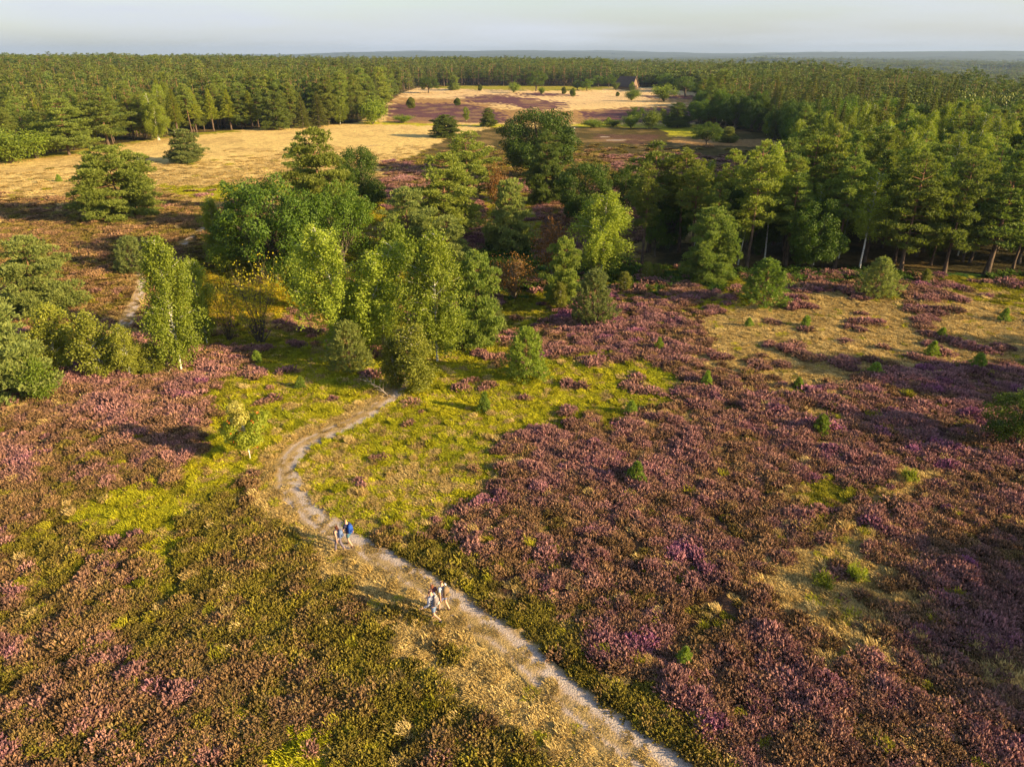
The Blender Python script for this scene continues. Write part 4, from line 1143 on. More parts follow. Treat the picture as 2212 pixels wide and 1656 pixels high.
HERO = [  # kind, variant, base x, base y, top y, width, label, group
 ('pine_bushy', 0, 262, 466, 318, 170, 'broad Scots pine with branches to the ground where straw grass meets brown heather'),
 ('pine_blue', 1, 403, 350, 281, 74, 'single rounded dark pine alone on the straw field'),
 ('pine_blue', 0, 88, 672, 513, 150, 'blue-green pine on the brown heather bank at the left edge'),
 ('pine_blue', 1, 2, 858, 655, 195, 'big grey-green pine cut off by the left edge, above the pink heather'),
 ('shrub', 0, 92, 866, 792, 70, 'olive bush at the foot of the big grey-green pine by the left edge'),
 ('birch_small', 0, 130, 800, 662, 95, 'leafy dark birch just right of the big grey-green pine'),
 ('birch_small', 1, 232, 812, 680, 85, 'small birch with a crooked white stem at the edge of pink heather'),
 ('birch_small', 0, 282, 812, 702, 62, 'slim pale birch right beside the crooked white-stemmed one'),
 ('birch_small', 1, 340, 806, 745, 60, 'low birch thicket at the foot of the tall column-like birch'),
 ('birch', 2, 392, 800, 512, 128, 'tall column-like yellow-green birch left of the bare shrubs'),
 ('birch', 0, 448, 745, 560, 70, 'thinner birch close behind the column-like one'),
 ('pine_grey', 0, 290, 588, 507, 82, 'small grey-green pine on the brown bank near the upper path'),
 ('oak', 3, 600, 604, 378, 205, 'large round dark green oak, the fullest crown of the central clump'),
 ('birch', 2, 475, 562, 428, 66, 'shaded slender birch left of the large round oak'),
 ('shrub', 1, 484, 590, 535, 55, 'green bush under the left side of the large round oak'),
 ('pine_open', 0, 705, 520, 278, 140, 'tallest Scots pine of the central clump, behind the oaks'),
 ('pine_tall', 0, 662, 470, 297, 62, 'thin pine left of the tallest pine in the central clump'),
 ('oak', 3, 782, 480, 312, 105, 'dark oak right of the tallest pine in the central clump'),
 ('oak', 2, 745, 590, 395, 150, 'dark oak between the round oak and the big twin birch'),
 ('shrub', 1, 655, 672, 558, 76, 'upright leafy shrub between the bare shrubs and the twin birch'),
 ('bare', 0, 565, 742, 598, 165, 'almost leafless multi-stemmed shrub in front of the yellow undergrowth'),
 ('bare', 0, 498, 738, 620, 95, 'smaller thin shrub left of the leafless multi-stemmed one'),
 ('birch', 1, 762, 772, 478, 170, 'big weeping birch with a white stem in the middle of the dell'),
 ('birch', 0, 835, 752, 540, 110, 'weeping birch close against the right of the big white-stemmed one'),
 ('pine_grey', 0, 756, 796, 690, 105, 'young blue-green pine in front of the big weeping birch'),
 ('birch_small', 0, 906, 846, 704, 95, 'small birch with a white stem where the path enters the trees'),
 ('birch_small', 1, 862, 838, 735, 55, 'very small birch on the left of the path entrance'),
 ('birch', 2, 945, 782, 500, 145, 'tall weeping birch right of the path entrance'),
 ('pine_bushy', 1, 1030, 748, 545, 110, 'pine close against the right side of the tall weeping birch'),
 ('pine_grey', 0, 1068, 724, 640, 52, 'small bluish pine at the right foot of the central clump'),
 ('pine_blue', 0, 884, 560, 408, 120, 'bluish pine in the hollow behind the weeping birches'),
 ('pine_open', 0, 962, 520, 333, 140, 'tall open Scots pine in the centre behind the weeping birches'),
 ('pine_open', 1, 1008, 450, 288, 105, 'taller pine behind the open centre pine, beside a rusty dead bough'),
 ('pine_blue', 1, 1100, 540, 393, 85, 'layered bluish pine on the slope right of the centre pines'),
 ('pine_blue', 1, 968, 585, 470, 92, 'low bluish pine below the open centre pine'),
 ('shrub', 0, 860, 600, 500, 80, 'bush in the shade behind the weeping birches'),
 ('pine_young', 0, 1136, 817, 704, 98, 'round bright green young pine on the grass right of the path entrance'),
 ('oak', 3, 1162, 385, 230, 158, 'large lone oak standing on the purple plain'),
 ('pine_bushy', 2, 1178, 440, 288, 80, 'grey-green pine right in front of the large lone oak'),
 ('oak', 3, 1262, 490, 345, 110, 'shaded dark oak left of the right-hand wood'),
 ('oak', 2, 1345, 470, 352, 80, 'second dark oak against the corner of the right-hand wood'),
 ('birch', 0, 1298, 602, 411, 138, 'bright yellow-green birch lit by the sun before the dark wood'),
 ('rust', 0, 1196, 598, 482, 95, 'brownish shrub in the shade left of the sunlit birch'),
 ('pine_bushy', 1, 1216, 655, 514, 78, 'slim sunlit pine beside the round grey bush'),
 ('birch_small', 1, 1215, 668, 610, 32, 'tiny birch at the foot of the slim sunlit pine'),
 ('pine_grey', 0, 1281, 698, 578, 104, 'round grey-green young pine at the top edge of purple heather'),
 ('rust', 0, 1112, 642, 560, 125, 'wide bare-twigged shrub with orange leaves above the green ferns'),
 ('pine_bushy', 0, 1527, 603, 452, 120, 'sunlit Scots pine standing just in front of the right-hand wood'),
 ('pine_young', 2, 1648, 657, 556, 112, 'bushy young pine on the border of purple heather and straw'),
 ('pine_grey', 0, 1893, 640, 552, 86, 'rounded grey-green pine before the darkest part of the wood'),
 ('oak', 2, 2196, 966, 846, 165, 'round oak bush cut off by the right edge amid purple heather'),
 ('rowan', 0, 541, 992, 862, 108, 'small pale bleached rowan with orange berries on the green slope'),
 ('birch_slim', 0, 1594, 572, 403, 44, 'slim birch with a leaning white stem at the front of the wood'),
 ('birch_slim', 1, 1856, 585, 374, 84, 'tall birch with yellow-green crown in the front row of the wood'),
 ('birch_slim', 0, 1757, 572, 400, 50, 'shaded birch with a bare white stem, middle of the front row of the wood'),
 ('pine_tall', 1, 1697, 574, 385, 70, 'small-crowned pine with a long bare trunk at the front of the wood'),
 ('pine_tall', 3, 1802, 578, 345, 80, 'pine with a leaning reddish trunk left of the tall yellow-green birch'),
 ('pine_tall', 2, 1945, 590, 340, 120, 'wide-crowned tall pine right of the tall yellow-green birch'),
 ('pine_tall', 3, 1466, 545, 330, 80, 'pine with a thin orange trunk left of the sunlit Scots pine'),
 ('pine_tall', 0, 1400, 545, 312, 100, 'dense dark pine at the left corner of the wood'),
 ('pine_tall', 4, 2130, 592, 330, 110, 'tall pine in the front row of the wood near the right edge'),
 ('pine_tall', 2, 2040, 590, 350, 100, 'tall pine in the front row above the grassy yellow strip'),
 # saplings scattered over the open heath
 ('pine_small', 0, 1373, 1042, 996, 46, 'bright green pine sapling alone in the middle of the purple heather'),
 ('pine_small', 1, 1477, 1434, 1396, 38, 'pine sapling nearest the camera, right of the path'),
 ('pine_small', 0, 1773, 934, 894, 40, 'stout pine sapling left of the round oak bush'),
 ('pine_small', 1, 1363, 895, 864, 28, 'small sapling where green grass turns to pink heather'),
 ('pine_small', 1, 1047, 888, 846, 30, 'thin pale sapling on the green slope below the round young pine'),
 ('pine_small', 0, 1889, 812, 782, 34, 'dark sapling on the lower border of the straw patch'),
 ('pine_small', 1, 1723, 840, 814, 24, 'tiny sapling in pink heather below the straw patch'),
 ('pine_small', 1, 1526, 834, 800, 26, 'pale upright sapling left of the straw patch'),
 ('pine_small', 0, 2110, 800, 762, 36, 'sapling in the shaded purple heather near the right edge'),
 ('pine_small', 1, 2012, 768, 736, 30, 'sapling at the shaded right corner of the straw patch'),
 ('pine_small', 0, 2167, 694, 664, 24, 'sapling far right on the upper side of the straw patch'),
 ('pine_small', 0, 2033, 728, 706, 24, 'small sapling on straw, the right one of the middle pair'),
 ('pine_small', 0, 1740, 706, 680, 24, 'small sapling on straw below the bushy young pine'),
 ('pine_small', 1, 1423, 757, 728, 22, 'small sapling in purple heather below the round grey-green pine'),
 ('pine_small', 0, 556, 782, 756, 26, 'sapling on the slope below the bare shrubs'),
 ('pine_small', 1, 650, 838, 812, 24, 'sapling between the bare sand spot and the young blue-green pine'),
 ('pine_small', 0, 1617, 705, 685, 18, 'tiny green sapling on the left end of the straw patch'),
 ('birch_small', 1, 1396, 606, 568, 24, 'little birch sapling right of the sunlit birch'),
 ('birch_small', 1, 1420, 603, 572, 20, 'reddish little birch sapling left of the sunlit Scots pine'),
 ('birch_small', 1, 1352, 630, 590, 28, 'low birch sapling between sunlit birch and purple heather'),
 ('birch_small', 1, 2003, 612, 582, 20, 'lone birch sapling in the shade before the wood'),
 ('tuft', 0, 1960, 1040, 1018, 34, 'bright yellow-green grass tussock alone in the pink heather'),
 ('tuft', 0, 1775, 1266, 1244, 44, 'light green tussock on the straw patch, left of its neighbour'),
 ('tuft', 0, 1850, 1252, 1228, 46, 'light green tussock on the straw patch, right of its neighbour'),
 ('pine_small', 0, 128, 392, 376, 14, 'tiny lone sapling on the straw field left of the broad pine'),
 ('pine_small', 0, 482, 404, 388, 12, 'tiny sapling on the green strip above the round oak'),
 # far heath
 ('pine_bushy', 0, 962, 296, 249, 62, 'rounded pine on the edge between the straw field and purple plain'),
 ('birch', 0, 1008, 262, 231, 18, 'little birch on the purple slope beyond the straw field'),
 ('pine_bushy', 2, 1055, 274, 234, 32, 'pointed pine left of the large lone oak, beyond the plain'),
 ('juniper', 0, 888, 234, 209, 18, 'thick dark juniper column on the purple slope'),
 ('juniper', 1, 988, 228, 211, 14, 'smaller juniper right of the thick column'),
 ('oak', 0, 926, 201, 166, 48, 'round dark oak at the far left corner of the far heath'),
 ('pine_bushy', 1, 981, 195, 164, 26, 'lone pine in front of the far pine wall'),
 ('juniper', 0, 1037, 196, 182, 9, 'small juniper on the pale meadow strip'),
 ('shrub', 0, 1110, 200, 181, 26, 'twin-topped bush at the end of the pale meadow strip'),
 ('oak', 1, 1158, 197, 151, 48, 'tall lone oak before the far pine wall'),
 ('shrub', 1, 1170, 205, 190, 15, 'small bush at the foot of the tall lone far oak'),
 ('juniper', 1, 1218, 203, 187, 10, 'left one of two junipers near the barn meadow'),
 ('juniper', 0, 1237, 208, 190, 12, 'right one of two junipers near the barn meadow'),
 ('oak', 2, 1247, 195, 172, 26, 'pale round tree left of the barn, left of its twin'),
 ('oak', 2, 1268, 196, 171, 32, 'pale round tree left of the barn, right of its twin'),
 ('oak', 1, 1292, 188, 162, 32, 'dark round tree next left of the barn but one'),
 ('oak', 1, 1315, 189, 160, 30, 'dark tree touching the left end of the barn'),
 ('shrub', 1, 1330, 195, 180, 16, 'small round bush before the left corner of the barn'),
 ('juniper', 1, 1334, 208, 198, 8, 'tiny juniper on straw below the barn'),
 ('shrub', 0, 1364, 217, 196, 36, 'wide low bush on the straw below the barn'),
 ('shrub', 1, 1434, 219, 187, 54, 'large rounded bush right of and below the barn'),
 ('birch', 2, 1365, 196, 177, 15, 'little tree in front of the barn gable'),
 ('oak', 1, 1372, 264, 229, 42, 'round oak on the lower edge of the far purple slope'),
 ('shrub', 0, 1403, 279, 244, 46, 'dark bush below and right of the round far oak'),
 ('shrub', 1, 1363, 277, 252, 36, 'pale bush between the hedge bushes and the dark one'),
 ('pine_bushy', 2, 1463, 276, 223, 50, 'broad pine left of the wood corner on the far slope'),
 ('birch', 1, 1437, 272, 234, 28, 'pale birch beside the broad pine on the far slope'),
 ('shrub', 0, 1284, 276, 260, 54, 'long low bush right of the large lone oak'),
 ('shrub', 1, 1325, 274, 260, 40, 'low bright bush in the bushy strip beyond the plain'),
 ('birch', 2, 1313, 272, 253, 18, 'tiny round birch rising from the bushy strip'),
 ('oak', 2, 1526, 315, 264, 68, 'spreading light green oak on the yellow strip near the wood'),
 ('pine_blue', 1, 1572, 308, 275, 36, 'grey-green bush tree right behind the spreading light oak'),
 ('birch', 2, 1656, 292, 242, 26, 'pale slim birch standing in front of the dark far wood'),
 ('birch', 0, 1560, 262, 203, 38, 'sunlit birch at the left corner of the far dark wood'),
 ('oak', 0, 1512, 275, 214, 62, 'dark tree clump corner beside the purple slope'),
 ('oak', 1, 1480, 209, 163, 56, 'first of the round green oaks right of the barn'),
 ('oak', 0, 1527, 214, 172, 52, 'sunlit round oak furthest right behind the large rounded bush'),
 ('oak', 2, 1435, 195, 158, 50, 'dark oak just right of the barn'),
 ('birch', 1, 810, 262, 205, 40, 'pale tree at the right end of the left wood'),
 ('shrub', 0, 805, 268, 222, 60, 'green bush group at the corner of the left wood'),
 ('shrub', 1, 870, 266, 250, 40, 'low green bush at the foot of the purple slope'),
 ('birch', 0, 735, 268, 208, 42, 'light green birch at the end of the left wood'),
 ('spruce', 1, 690, 275, 195, 50, 'dark pointed spruce in the front of the left wood'),
 ('spruce', 0, 655, 277, 205, 46, 'spruce left of the dark pointed one in the left wood'),
 ('pine_bushy', 1, 600, 280, 200, 60, 'low-branched pine where the left wood bends'),
 ('shrub', 0, 25, 352, 290, 110, 'bright green bush group at the left edge below the wood'),
 ('shrub', 1, 80, 342, 288, 80, 'leafy bush right of the bright green one below the wood'),
 ('pine_open', 0, 150, 335, 215, 100, 'layered pine at the front of the left wood near the edge'),
 ('pine_tall', 2, 236, 318, 200, 90, 'open pine with a forked trunk in front of the left wood'),
 ('birch', 1, 345, 303, 200, 60, 'bright birch in the front of the left wood beyond the lone pine'),
 ('larch', 0, 385, 291, 190, 44, 'light green larch with a bare trunk, leftmost of the row'),
 ('larch', 1, 425, 286, 188, 40, 'second light green larch of the row'),
 ('larch', 0, 462, 283, 190, 40, 'third light green larch of the row'),
 ('larch', 1, 500, 281, 192, 42, 'fourth light green larch of the row'),
 ('larch', 0, 545, 279, 195, 44, 'last light green larch of the row, beside the low-branched pine'),
]
GROUPS = {'pine_sapling': 'pine saplings scattered over the heath', 'grass_tussock': 'bright grass tussocks', 'juniper': 'junipers on the far heath', 'larch_tree': 'larches in a row at the left wood'}
hero_xy = []
rr_ = random.Random(5)
for (kind, var, bx_, by_, ty_, w_, lab) in HERO:
    p = ground(bx_, by_)
    h = max(0.35, height_for(p, ty_))
    w = w_ * depth_of(p) / FPX
    plant(kind, var, p, h, w * 1.02, rr_.uniform(0, 6.28), lab, GROUPS.get(NAME[kind]))
    hero_xy.append((p.x, p.y, w / 2))
hero_xy = np.array(hero_xy)

# ---- off-frame neighbours whose shade falls into the picture
for kind, var, x, y, h, w, lab in [('oak', 1, 31.5, 18.5, 7.0, 7.0, 'oak outside the right edge, nearest of those shading the heather'),
                                   ('oak', 3, 37, 14.5, 7.8, 8.5, 'broad oak outside the lower right corner shading the near heather'),
                                   ('pine_bushy', 0, 40, 21, 7.5, 6, 'pine outside the right edge between the shading oaks'),
                                   ('oak', 0, 50, 42, 10.5, 8, 'tall oak outside the right edge shading the purple heather'),
                                   ('pine_bushy', 2, 57, 40.5, 11, 6, 'tall pine outside the right edge behind the tall oak'),
                                   ('pine_open', 1, 63, 47, 10, 6, 'open pine outside the right edge beside the straw patch')]:
    plant(kind, var, (x, y, float(terrain(x, y))), h, w, 1.0, lab)

# ------------------------------------------------------------------ the woods
def build_woods():
    rng = np.random.default_rng(77)
    out = []
    for r0, r1, s in [(60, 200, 3.5), (200, 420, 4.5), (420, 1900, 6.8)]:
        xs = np.arange(-r1 * .86, r1 * .86, s); ys = np.arange(40, r1, s)
        X, Y = np.meshgrid(xs, ys); X = X + rng.uniform(-.42, .42, X.shape) * s; Y = Y + rng.uniform(-.42, .42, Y.shape) * s
        X, Y = X.ravel(), Y.ravel(); R = np.hypot(X, Y); A = np.arctan2(X, Y)
        k = (R >= r0) & (R < r1) & (np.abs(np.degrees(A)) < 42) & (R < crest(A) + 420)
        out.append(np.stack([X[k], Y[k], np.full(k.sum(), s)], 1))
    P = np.vstack(out)
    x, y, s = P.T
    z = terrain(x, y)
    px, py = to_px(x, y, z)
    py2 = np.clip(py, 118, None)
    k = in_poly(px, py2, WOOD)
    # keep clear of the placed trees
    for hx, hy, hr in hero_xy:
        k &= np.hypot(x - hx, y - hy) > max(1.3, hr * .75)
    x, y, s, z, px, py = [a[k] for a in (x, y, s, z, px, py)]
    R = np.hypot(x, y)
    # kinds by stand
    u = rng.uniform(0, 1, len(x)); nz_ = fbm(x / 45, y / 45, 401, 3)
    right = px > 1320
    kind = np.full(len(x), 0)          # 0 pine 1 spruce 2 oak 3 birch/larch
    near_r = right & (R < 160)
    kind[near_r & (u < .17)] = 3
    kind[near_r & (u > .80)] = 2
    lgt = right & (px > 1690) & (px < 2020) & (R > 122) & (R < 165)
    kind[lgt & (u < .75)] = 3
    far_r = right & (R >= 165)
    kind[far_r & (nz_ > .50) & (u < .75)] = 2
    kind[far_r & (nz_ < .40) & (u < .45)] = 1
    kind[far_r & (R < 300) & (px > 1600) & (px < 2050) & (u > .55)] = 1
    kind[right & (R > 420) & (px < 1900) & (u < .8)] = 2
    left = ~right
    kind[left & (nz_ > .54) & (R < 420) & (u < .35)] = 3
    kind[left & (R > 330) & (u < .55)] = 1
    kind[left & (nz_ < .42) & (u < .5)] = 1
    kind[left & (px > 900) & (u < .86)] = 0
    hgt = np.where(kind == 0, 12.5, np.where(kind == 1, 13.5, np.where(kind == 2, 10.5, 11.5))) * rng.uniform(.82, 1.12, len(x))
    hgt = hgt * rng.uniform(.85, 1.12, len(x)) * np.where(left & (R > 260), 1.12, 1.0) * np.where(near_r & (kind == 2), .85, 1.0) * np.where(right & (R < 130), rng.uniform(.82, 1.12, len(x)), 1.0)
    # lower rim where the left wood meets the straw
    hgt = np.where(left & (R < 230), hgt * .92, hgt)
    # tree tops follow the low skyline of the woods
    tx, ty = to_px(x, y, z + hgt)
    skyl = np.interp(px, [0, 400, 800, 1250, 1500, 1650, 1800, 1900, 2000, 2212], [119, 120, 124, 127, 131, 128, 134, 145, 153, 158]) + rng.uniform(-4, 3, len(x)) + 5 * (fbm(px / 60, px * 0, 431, 2) - .5)
    okk = (ty > skyl) | (R < 160)
    x, y, s, z, px, py, R, u, nz_, right, left, kind, hgt, near_r = [a[okk] for a in (x, y, s, z, px, py, R, u, nz_, right, left, kind, hgt, near_r)]
    # which are individuals: those showing largest
    view = FPX * hgt / R
    edge = np.zeros(len(x))
    for dx, dy in ((0, -7), (5, -6), (-5, -6), (8, 0), (-8, 0)):
        qx, qy = to_px(x + dx, y + dy, terrain(x + dx, y + dy))
        edge += ~in_poly(qx, qy, WOOD)
    inframe = (px > -60) & (px < 2272)
    score = view * (1 + .9 * (edge > 0)) * inframe
    limits = {0: 215, 1: 90, 2: 130, 3: 130}
    indiv = np.zeros(len(x), bool)
    for kd, lim in limits.items():
        ii = np.where(kind == kd)[0]
        o = ii[np.argsort(-score[ii])][:lim]
        indiv[o[score[o] > 22]] = True
    zone = np.where(right, 'right wood', 'left wood')
    LB = {0: ('Scots pine', 'pine_tall', 'pines'), 1: ('dark pointed spruce', 'spruce', 'spruces'), 2: ('round-crowned oak', 'oak', 'oaks'), 3: ('light green birch', 'birch', 'birches')}
    lr = random.Random(3)
    for i in np.where(indiv)[0]:
        nm, kd, pl = LB[kind[i]]
        var = lr.randrange(60)
        if kind[i] == 3 and left[i] and lr.random() < .5: kd = 'larch'; nm, pl = 'light green larch', 'larches'
        if kind[i] == 0 and left[i] and edge[i] > 0 and lr.random() < .5: kd = 'pine_open'
        if kind[i] == 3 and near_r[i]: kd = 'birch_slim'
        W0 = P_[kd][var % len(P_[kd])][3]; H0 = P_[kd][var % len(P_[kd])][2]
        w = W0 * hgt[i] / H0 * lr.uniform(.85, 1.12)
        if kind[i] == 2: w *= .78
        far = R[i] > 300
        if right[i]:
            place = 'front row of the right-hand wood' if (edge[i] > 0 and R[i] < 160) else 'deep inside the near right-hand wood' if R[i] < 160 else 'middle of the right-hand wood' if R[i] < 300 else 'far part of the right-hand wood'
        else:
            place = ('front row of the left wood' if px[i] < 800 else 'front row of the far wood') if edge[i] > 0 else ('inside the left wood' if px[i] < 800 else 'inside the far wood')
        if place.startswith('front row'):
            same = [j for j in np.where(indiv & (edge > 0) & (right == right[i]) & (kind == kind[i]))[0] if (R[j] < 160) == (R[i] < 160) and (px[j] < 800) == (px[i] < 800)]
            rank = sorted(same, key=lambda j: px[j]).index(i) + 1
            nm = '%s no. %d from the left' % (nm, rank)
        e = plant(kd, var, (x[i], y[i], z[i]), hgt[i], w, lr.uniform(0, 6.28), nm + ', ' + place, pl + ' ' + ('in the ' + place if not place.startswith('inside') and not place.startswith('deep') else place))
    rest = ~indiv
    # beyond the crest and outside the frame thin out
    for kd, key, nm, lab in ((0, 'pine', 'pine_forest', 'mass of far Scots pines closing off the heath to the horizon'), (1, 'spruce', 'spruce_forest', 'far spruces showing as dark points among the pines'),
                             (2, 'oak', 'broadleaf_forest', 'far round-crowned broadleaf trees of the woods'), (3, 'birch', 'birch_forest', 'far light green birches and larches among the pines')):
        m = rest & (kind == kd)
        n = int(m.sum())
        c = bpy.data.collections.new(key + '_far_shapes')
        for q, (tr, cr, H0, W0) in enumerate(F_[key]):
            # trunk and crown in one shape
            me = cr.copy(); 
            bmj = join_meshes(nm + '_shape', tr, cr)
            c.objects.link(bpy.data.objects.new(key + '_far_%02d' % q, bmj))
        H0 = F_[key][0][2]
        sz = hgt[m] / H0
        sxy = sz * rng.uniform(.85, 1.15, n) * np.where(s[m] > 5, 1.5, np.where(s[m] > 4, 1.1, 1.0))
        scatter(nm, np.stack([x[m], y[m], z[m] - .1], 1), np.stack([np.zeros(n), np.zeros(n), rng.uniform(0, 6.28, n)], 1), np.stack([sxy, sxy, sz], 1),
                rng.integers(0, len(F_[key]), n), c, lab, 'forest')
    print('woods: individuals', indiv.sum(), 'rest', rest.sum(), {kd: int((indiv & (kind == kd)).sum()) for kd in range(4)})

def join_meshes(name, a, b):
    """two meshes in one, keeping materials and the per-leaf value"""
    def arr(me):
        V = np.zeros(len(me.vertices) * 3, np.float32); me.vertices.foreach_get('co', V)
        F = np.zeros(len(me.loops), np.int32); me.loops.foreach_get('vertex_index', F)
        return V.reshape(-1, 3), F.reshape(-1, 4)
    Va, Fa = arr(a); Vb, Fb = arr(b)
    rn = np.zeros(len(Fb), np.float32)
    b.attributes['rnd'].data.foreach_get('value', rn)
    return np_mesh(name, np.vstack([Va, Vb]), np.vstack([Fa, Fb + len(Va)]), {'rnd': ('FLOAT', 'FACE', np.concatenate([np.zeros(len(Fa)), rn]))},
                   [a.materials[0], b.materials[0]], mat_idx=np.concatenate([np.zeros(len(Fa)), np.ones(len(Fb))]))
build_woods()

# ------------------------------------------------------------------ distant wooded country
def build_far():
    rr = [1000.0]
    while rr[-1] < 12400: rr.append(rr[-1] * 1.0085)
    rr = np.array(rr); az = np.radians(np.arange(-42, 42, .075))
    R, A = np.meshgrid(rr, az, indexing='ij'); X = R * np.sin(A); Y = R * np.cos(A)
    T = terrain(X, Y)
    mask = fbm(X / 330, Y / 210, 501, 3) + .12 * sstep(3500, 7000, R)
    edge = sstep(.45, .462, mask) * sstep(crest(A) + 80, crest(A) + 200, R) 
    edge = np.maximum(edge * 1.0, sstep(8000, 8400, R))
    sc = np.maximum(9, R * .0035)
    bump = fbm(X / 14, Y / 22, 515, 2) * 3.5 * sstep(5000, 2500, R) + fbm(X / 70, Y / 70, 511, 2) * 5
    Z = T - 2.0 + edge * (9.5 + bump)
    nr, na = R.shape
    V = np.stack([X, Y, Z], -1).reshape(-1, 3)
    i, j = np.meshgrid(np.arange(nr - 1), np.arange(na - 1), indexing='ij')
    F = np.stack([i * na + j, (i + 1) * na + j, (i + 1) * na + j + 1, i * na + j + 1], -1).reshape(-1, 4)[:, ::-1]
    e = edge.ravel(); F = F[e[F].max(1) > 0.02]
    m = plain_mat('far_canopy', (0.014, 0.028, 0.012), 0.95, (0.040, 0.060, 0.020), scale=.02, detail=8)
    me = np_mesh('distant_woodland', V, F, None, m, smooth=False)
    tag(obj('distant_woodland', me), 'hazy blue woods covering the low country and hills on the horizon', 'woodland', None, 'stuff')
build_far()

def build_far_trees():
    rng = np.random.default_rng(99); out = []
    for r0, r1, sp in ((780, 2000, 13.0), (2000, 4600, 24.0)):
        xs = np.arange(-r1 * .1, r1 * .72, sp); ys = np.arange(300, r1, sp)
        X, Y = np.meshgrid(xs, ys); X = (X + rng.uniform(-.48, .48, X.shape) * sp).ravel(); Y = (Y + rng.uniform(-.48, .48, Y.shape) * sp).ravel()
        Rr = np.hypot(X, Y); A = np.arctan2(X, Y)
        k = (Rr >= r0) & (Rr < r1) & (A > math.radians(-8)) & (A < math.radians(41)) & (Rr > crest(A) + 430)
        out.append(np.stack([X[k], Y[k], np.full(k.sum(), sp)], 1))
    x, y, sp = np.vstack(out).T
    mk = fbm(x / 330, y / 210, 501, 3) + .12 * sstep(3500, 7000, np.hypot(x, y))
    k = (mk > .445) | (rng.uniform(0, 1, len(x)) < .05)
    x, y, sp = x[k], y[k], sp[k]; n = len(x)
    c = bpy.data.collections.new('distant_tree_shapes')
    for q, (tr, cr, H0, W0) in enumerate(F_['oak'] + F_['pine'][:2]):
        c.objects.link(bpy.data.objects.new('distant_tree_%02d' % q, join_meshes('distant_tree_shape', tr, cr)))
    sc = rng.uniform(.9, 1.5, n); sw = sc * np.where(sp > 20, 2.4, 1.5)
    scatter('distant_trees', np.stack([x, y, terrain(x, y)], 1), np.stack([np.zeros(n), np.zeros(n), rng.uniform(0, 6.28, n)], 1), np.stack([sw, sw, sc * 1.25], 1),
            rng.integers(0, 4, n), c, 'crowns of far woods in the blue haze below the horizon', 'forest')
    print('distant trees', n)
build_far_trees()

# ------------------------------------------------------------------ barn, post, dead wood
def quad_mesh(name, quads, mat, smooth=False):
    V = []; F = []
    for q in quads:
        F.append([len(V) + i for i in range(4)]); V += list(q)
    return np_mesh(name, V, F, None, mat, smooth)

def build_barn():
    p = ground(1352, 192)
    b = empty('barn', (p.x, p.y, p.z), math.radians(-36))
    tag(b, 'old sheep barn with a big brown thatched roof and timber gable', 'barn')
    Lx, Wy, hw, hr = 14.5, 9.0, 1.9, 7.6
    wood = plain_mat('barn_boards', (.20, .135, .085), .85, (.30, .21, .14), 3)
    thatch = plain_mat('thatch', (.060, .045, .042), .95, (.10, .078, .07), 1.2, 8, .2)
    pale = plain_mat('gable_boards', (.24, .16, .12), .85, (.16, .11, .08), 2)
    G = Geo(); G.box((0, 0, hw / 2), (Lx - .8, Wy - .8, hw)); obj('wall', G.mesh('barn_wall', wood, False), b)
    # two thick roof slopes with half-hipped left end
    x0, x1 = -Lx / 2, Lx / 2; y0 = Wy / 2 + .3
    th = .35
    r0, r1 = x0 + 2.2, x1
    def slope(s):
        a = (x0, s * y0, hw * .75); c = (x1, s * y0, hw * .75); d = (r1, 0, hr); e = (r0, 0, hr)
        lo = [(q[0], q[1] - s * 0, q[2] - th) for q in (a, c, d, e)]
        up = [a, c, d, e]
        Q = [up, lo[::-1]] + [[up[i], lo[i], lo[(i + 1) % 4], up[(i + 1) % 4]] for i in range(4)]
        return quad_mesh('roof', Q, thatch)
    obj('roof', slope(-1), b)
    o = obj('roof', slope(1), b)
    G = Geo(); G.V = [np.array([(x0 + .02, -y0 + .05, hw * .75), (x0 + .02, y0 - .05, hw * .75), (r0 + .02, .01, hr - .05), (r0 + .02, -.01, hr - .05)])]; G.F = [np.array([(0, 3, 2, 1)])]
    obj('hip_end', G.mesh('hip_end', thatch, False), b)
    G = Geo(); xg = x1 - .5
    G.add([(xg, -y0 + .6, hw), (xg, y0 - .6, hw), (xg, .05, hr - .6), (xg, -.05, hr - .6), (xg - .15, -y0 + .6, hw), (xg - .15, y0 - .6, hw), (xg - .15, .05, hr - .6), (xg - .15, -.05, hr - .6)],
          [(0, 1, 2, 3), (7, 6, 5, 4), (0, 4, 5, 1), (1, 5, 6, 2), (2, 6, 7, 3), (3, 7, 4, 0)])
    obj('gable', G.mesh('gable', pale, False), b)
    G = Geo(); G.box((Lx / 2 - .36, 0, 1.1), (.12, 2.6, 2.2)); obj('door', G.mesh('barn_door', plain_mat('door_wood', (.09, .06, .045)), False), b)
    G = Geo()
    for s in (-1, 1): G.tube([(x1 + .04, s * y0, hw * .75), (x1 + .04, 0, hr + .05)], [.14, .14], 4)
    obj('bargeboard', G.mesh('bargeboard', pale, False), b)
build_barn()

def build_post():
    p = ground(1241, 286)
    b = empty('marker_post', p)
    tag(b, 'small white wooden marker post right of the large lone oak', 'post')
    w = plain_mat('white_paint', (.75, .73, .68), .6)
    G = Geo(); G.box((0, 0, .65), (.2, .2, 1.3)); obj('shaft', G.mesh('post_shaft', w, False), b)
    G = Geo(); G.V = [np.array([(-.13, -.13, 1.302), (.13, -.13, 1.302), (.13, .13, 1.302), (-.13, .13, 1.302), (-.01, -.01, 1.5), (.01, -.01, 1.5), (.01, .01, 1.5), (-.01, .01, 1.5)])]
    G.F = [np.array([(0, 3, 2, 1), (4, 5, 6, 7), (0, 1, 5, 4), (1, 2, 6, 5), (2, 3, 7, 6), (3, 0, 4, 7)])]
    obj('cap', G.mesh('post_cap', w, False), b)
build_post()

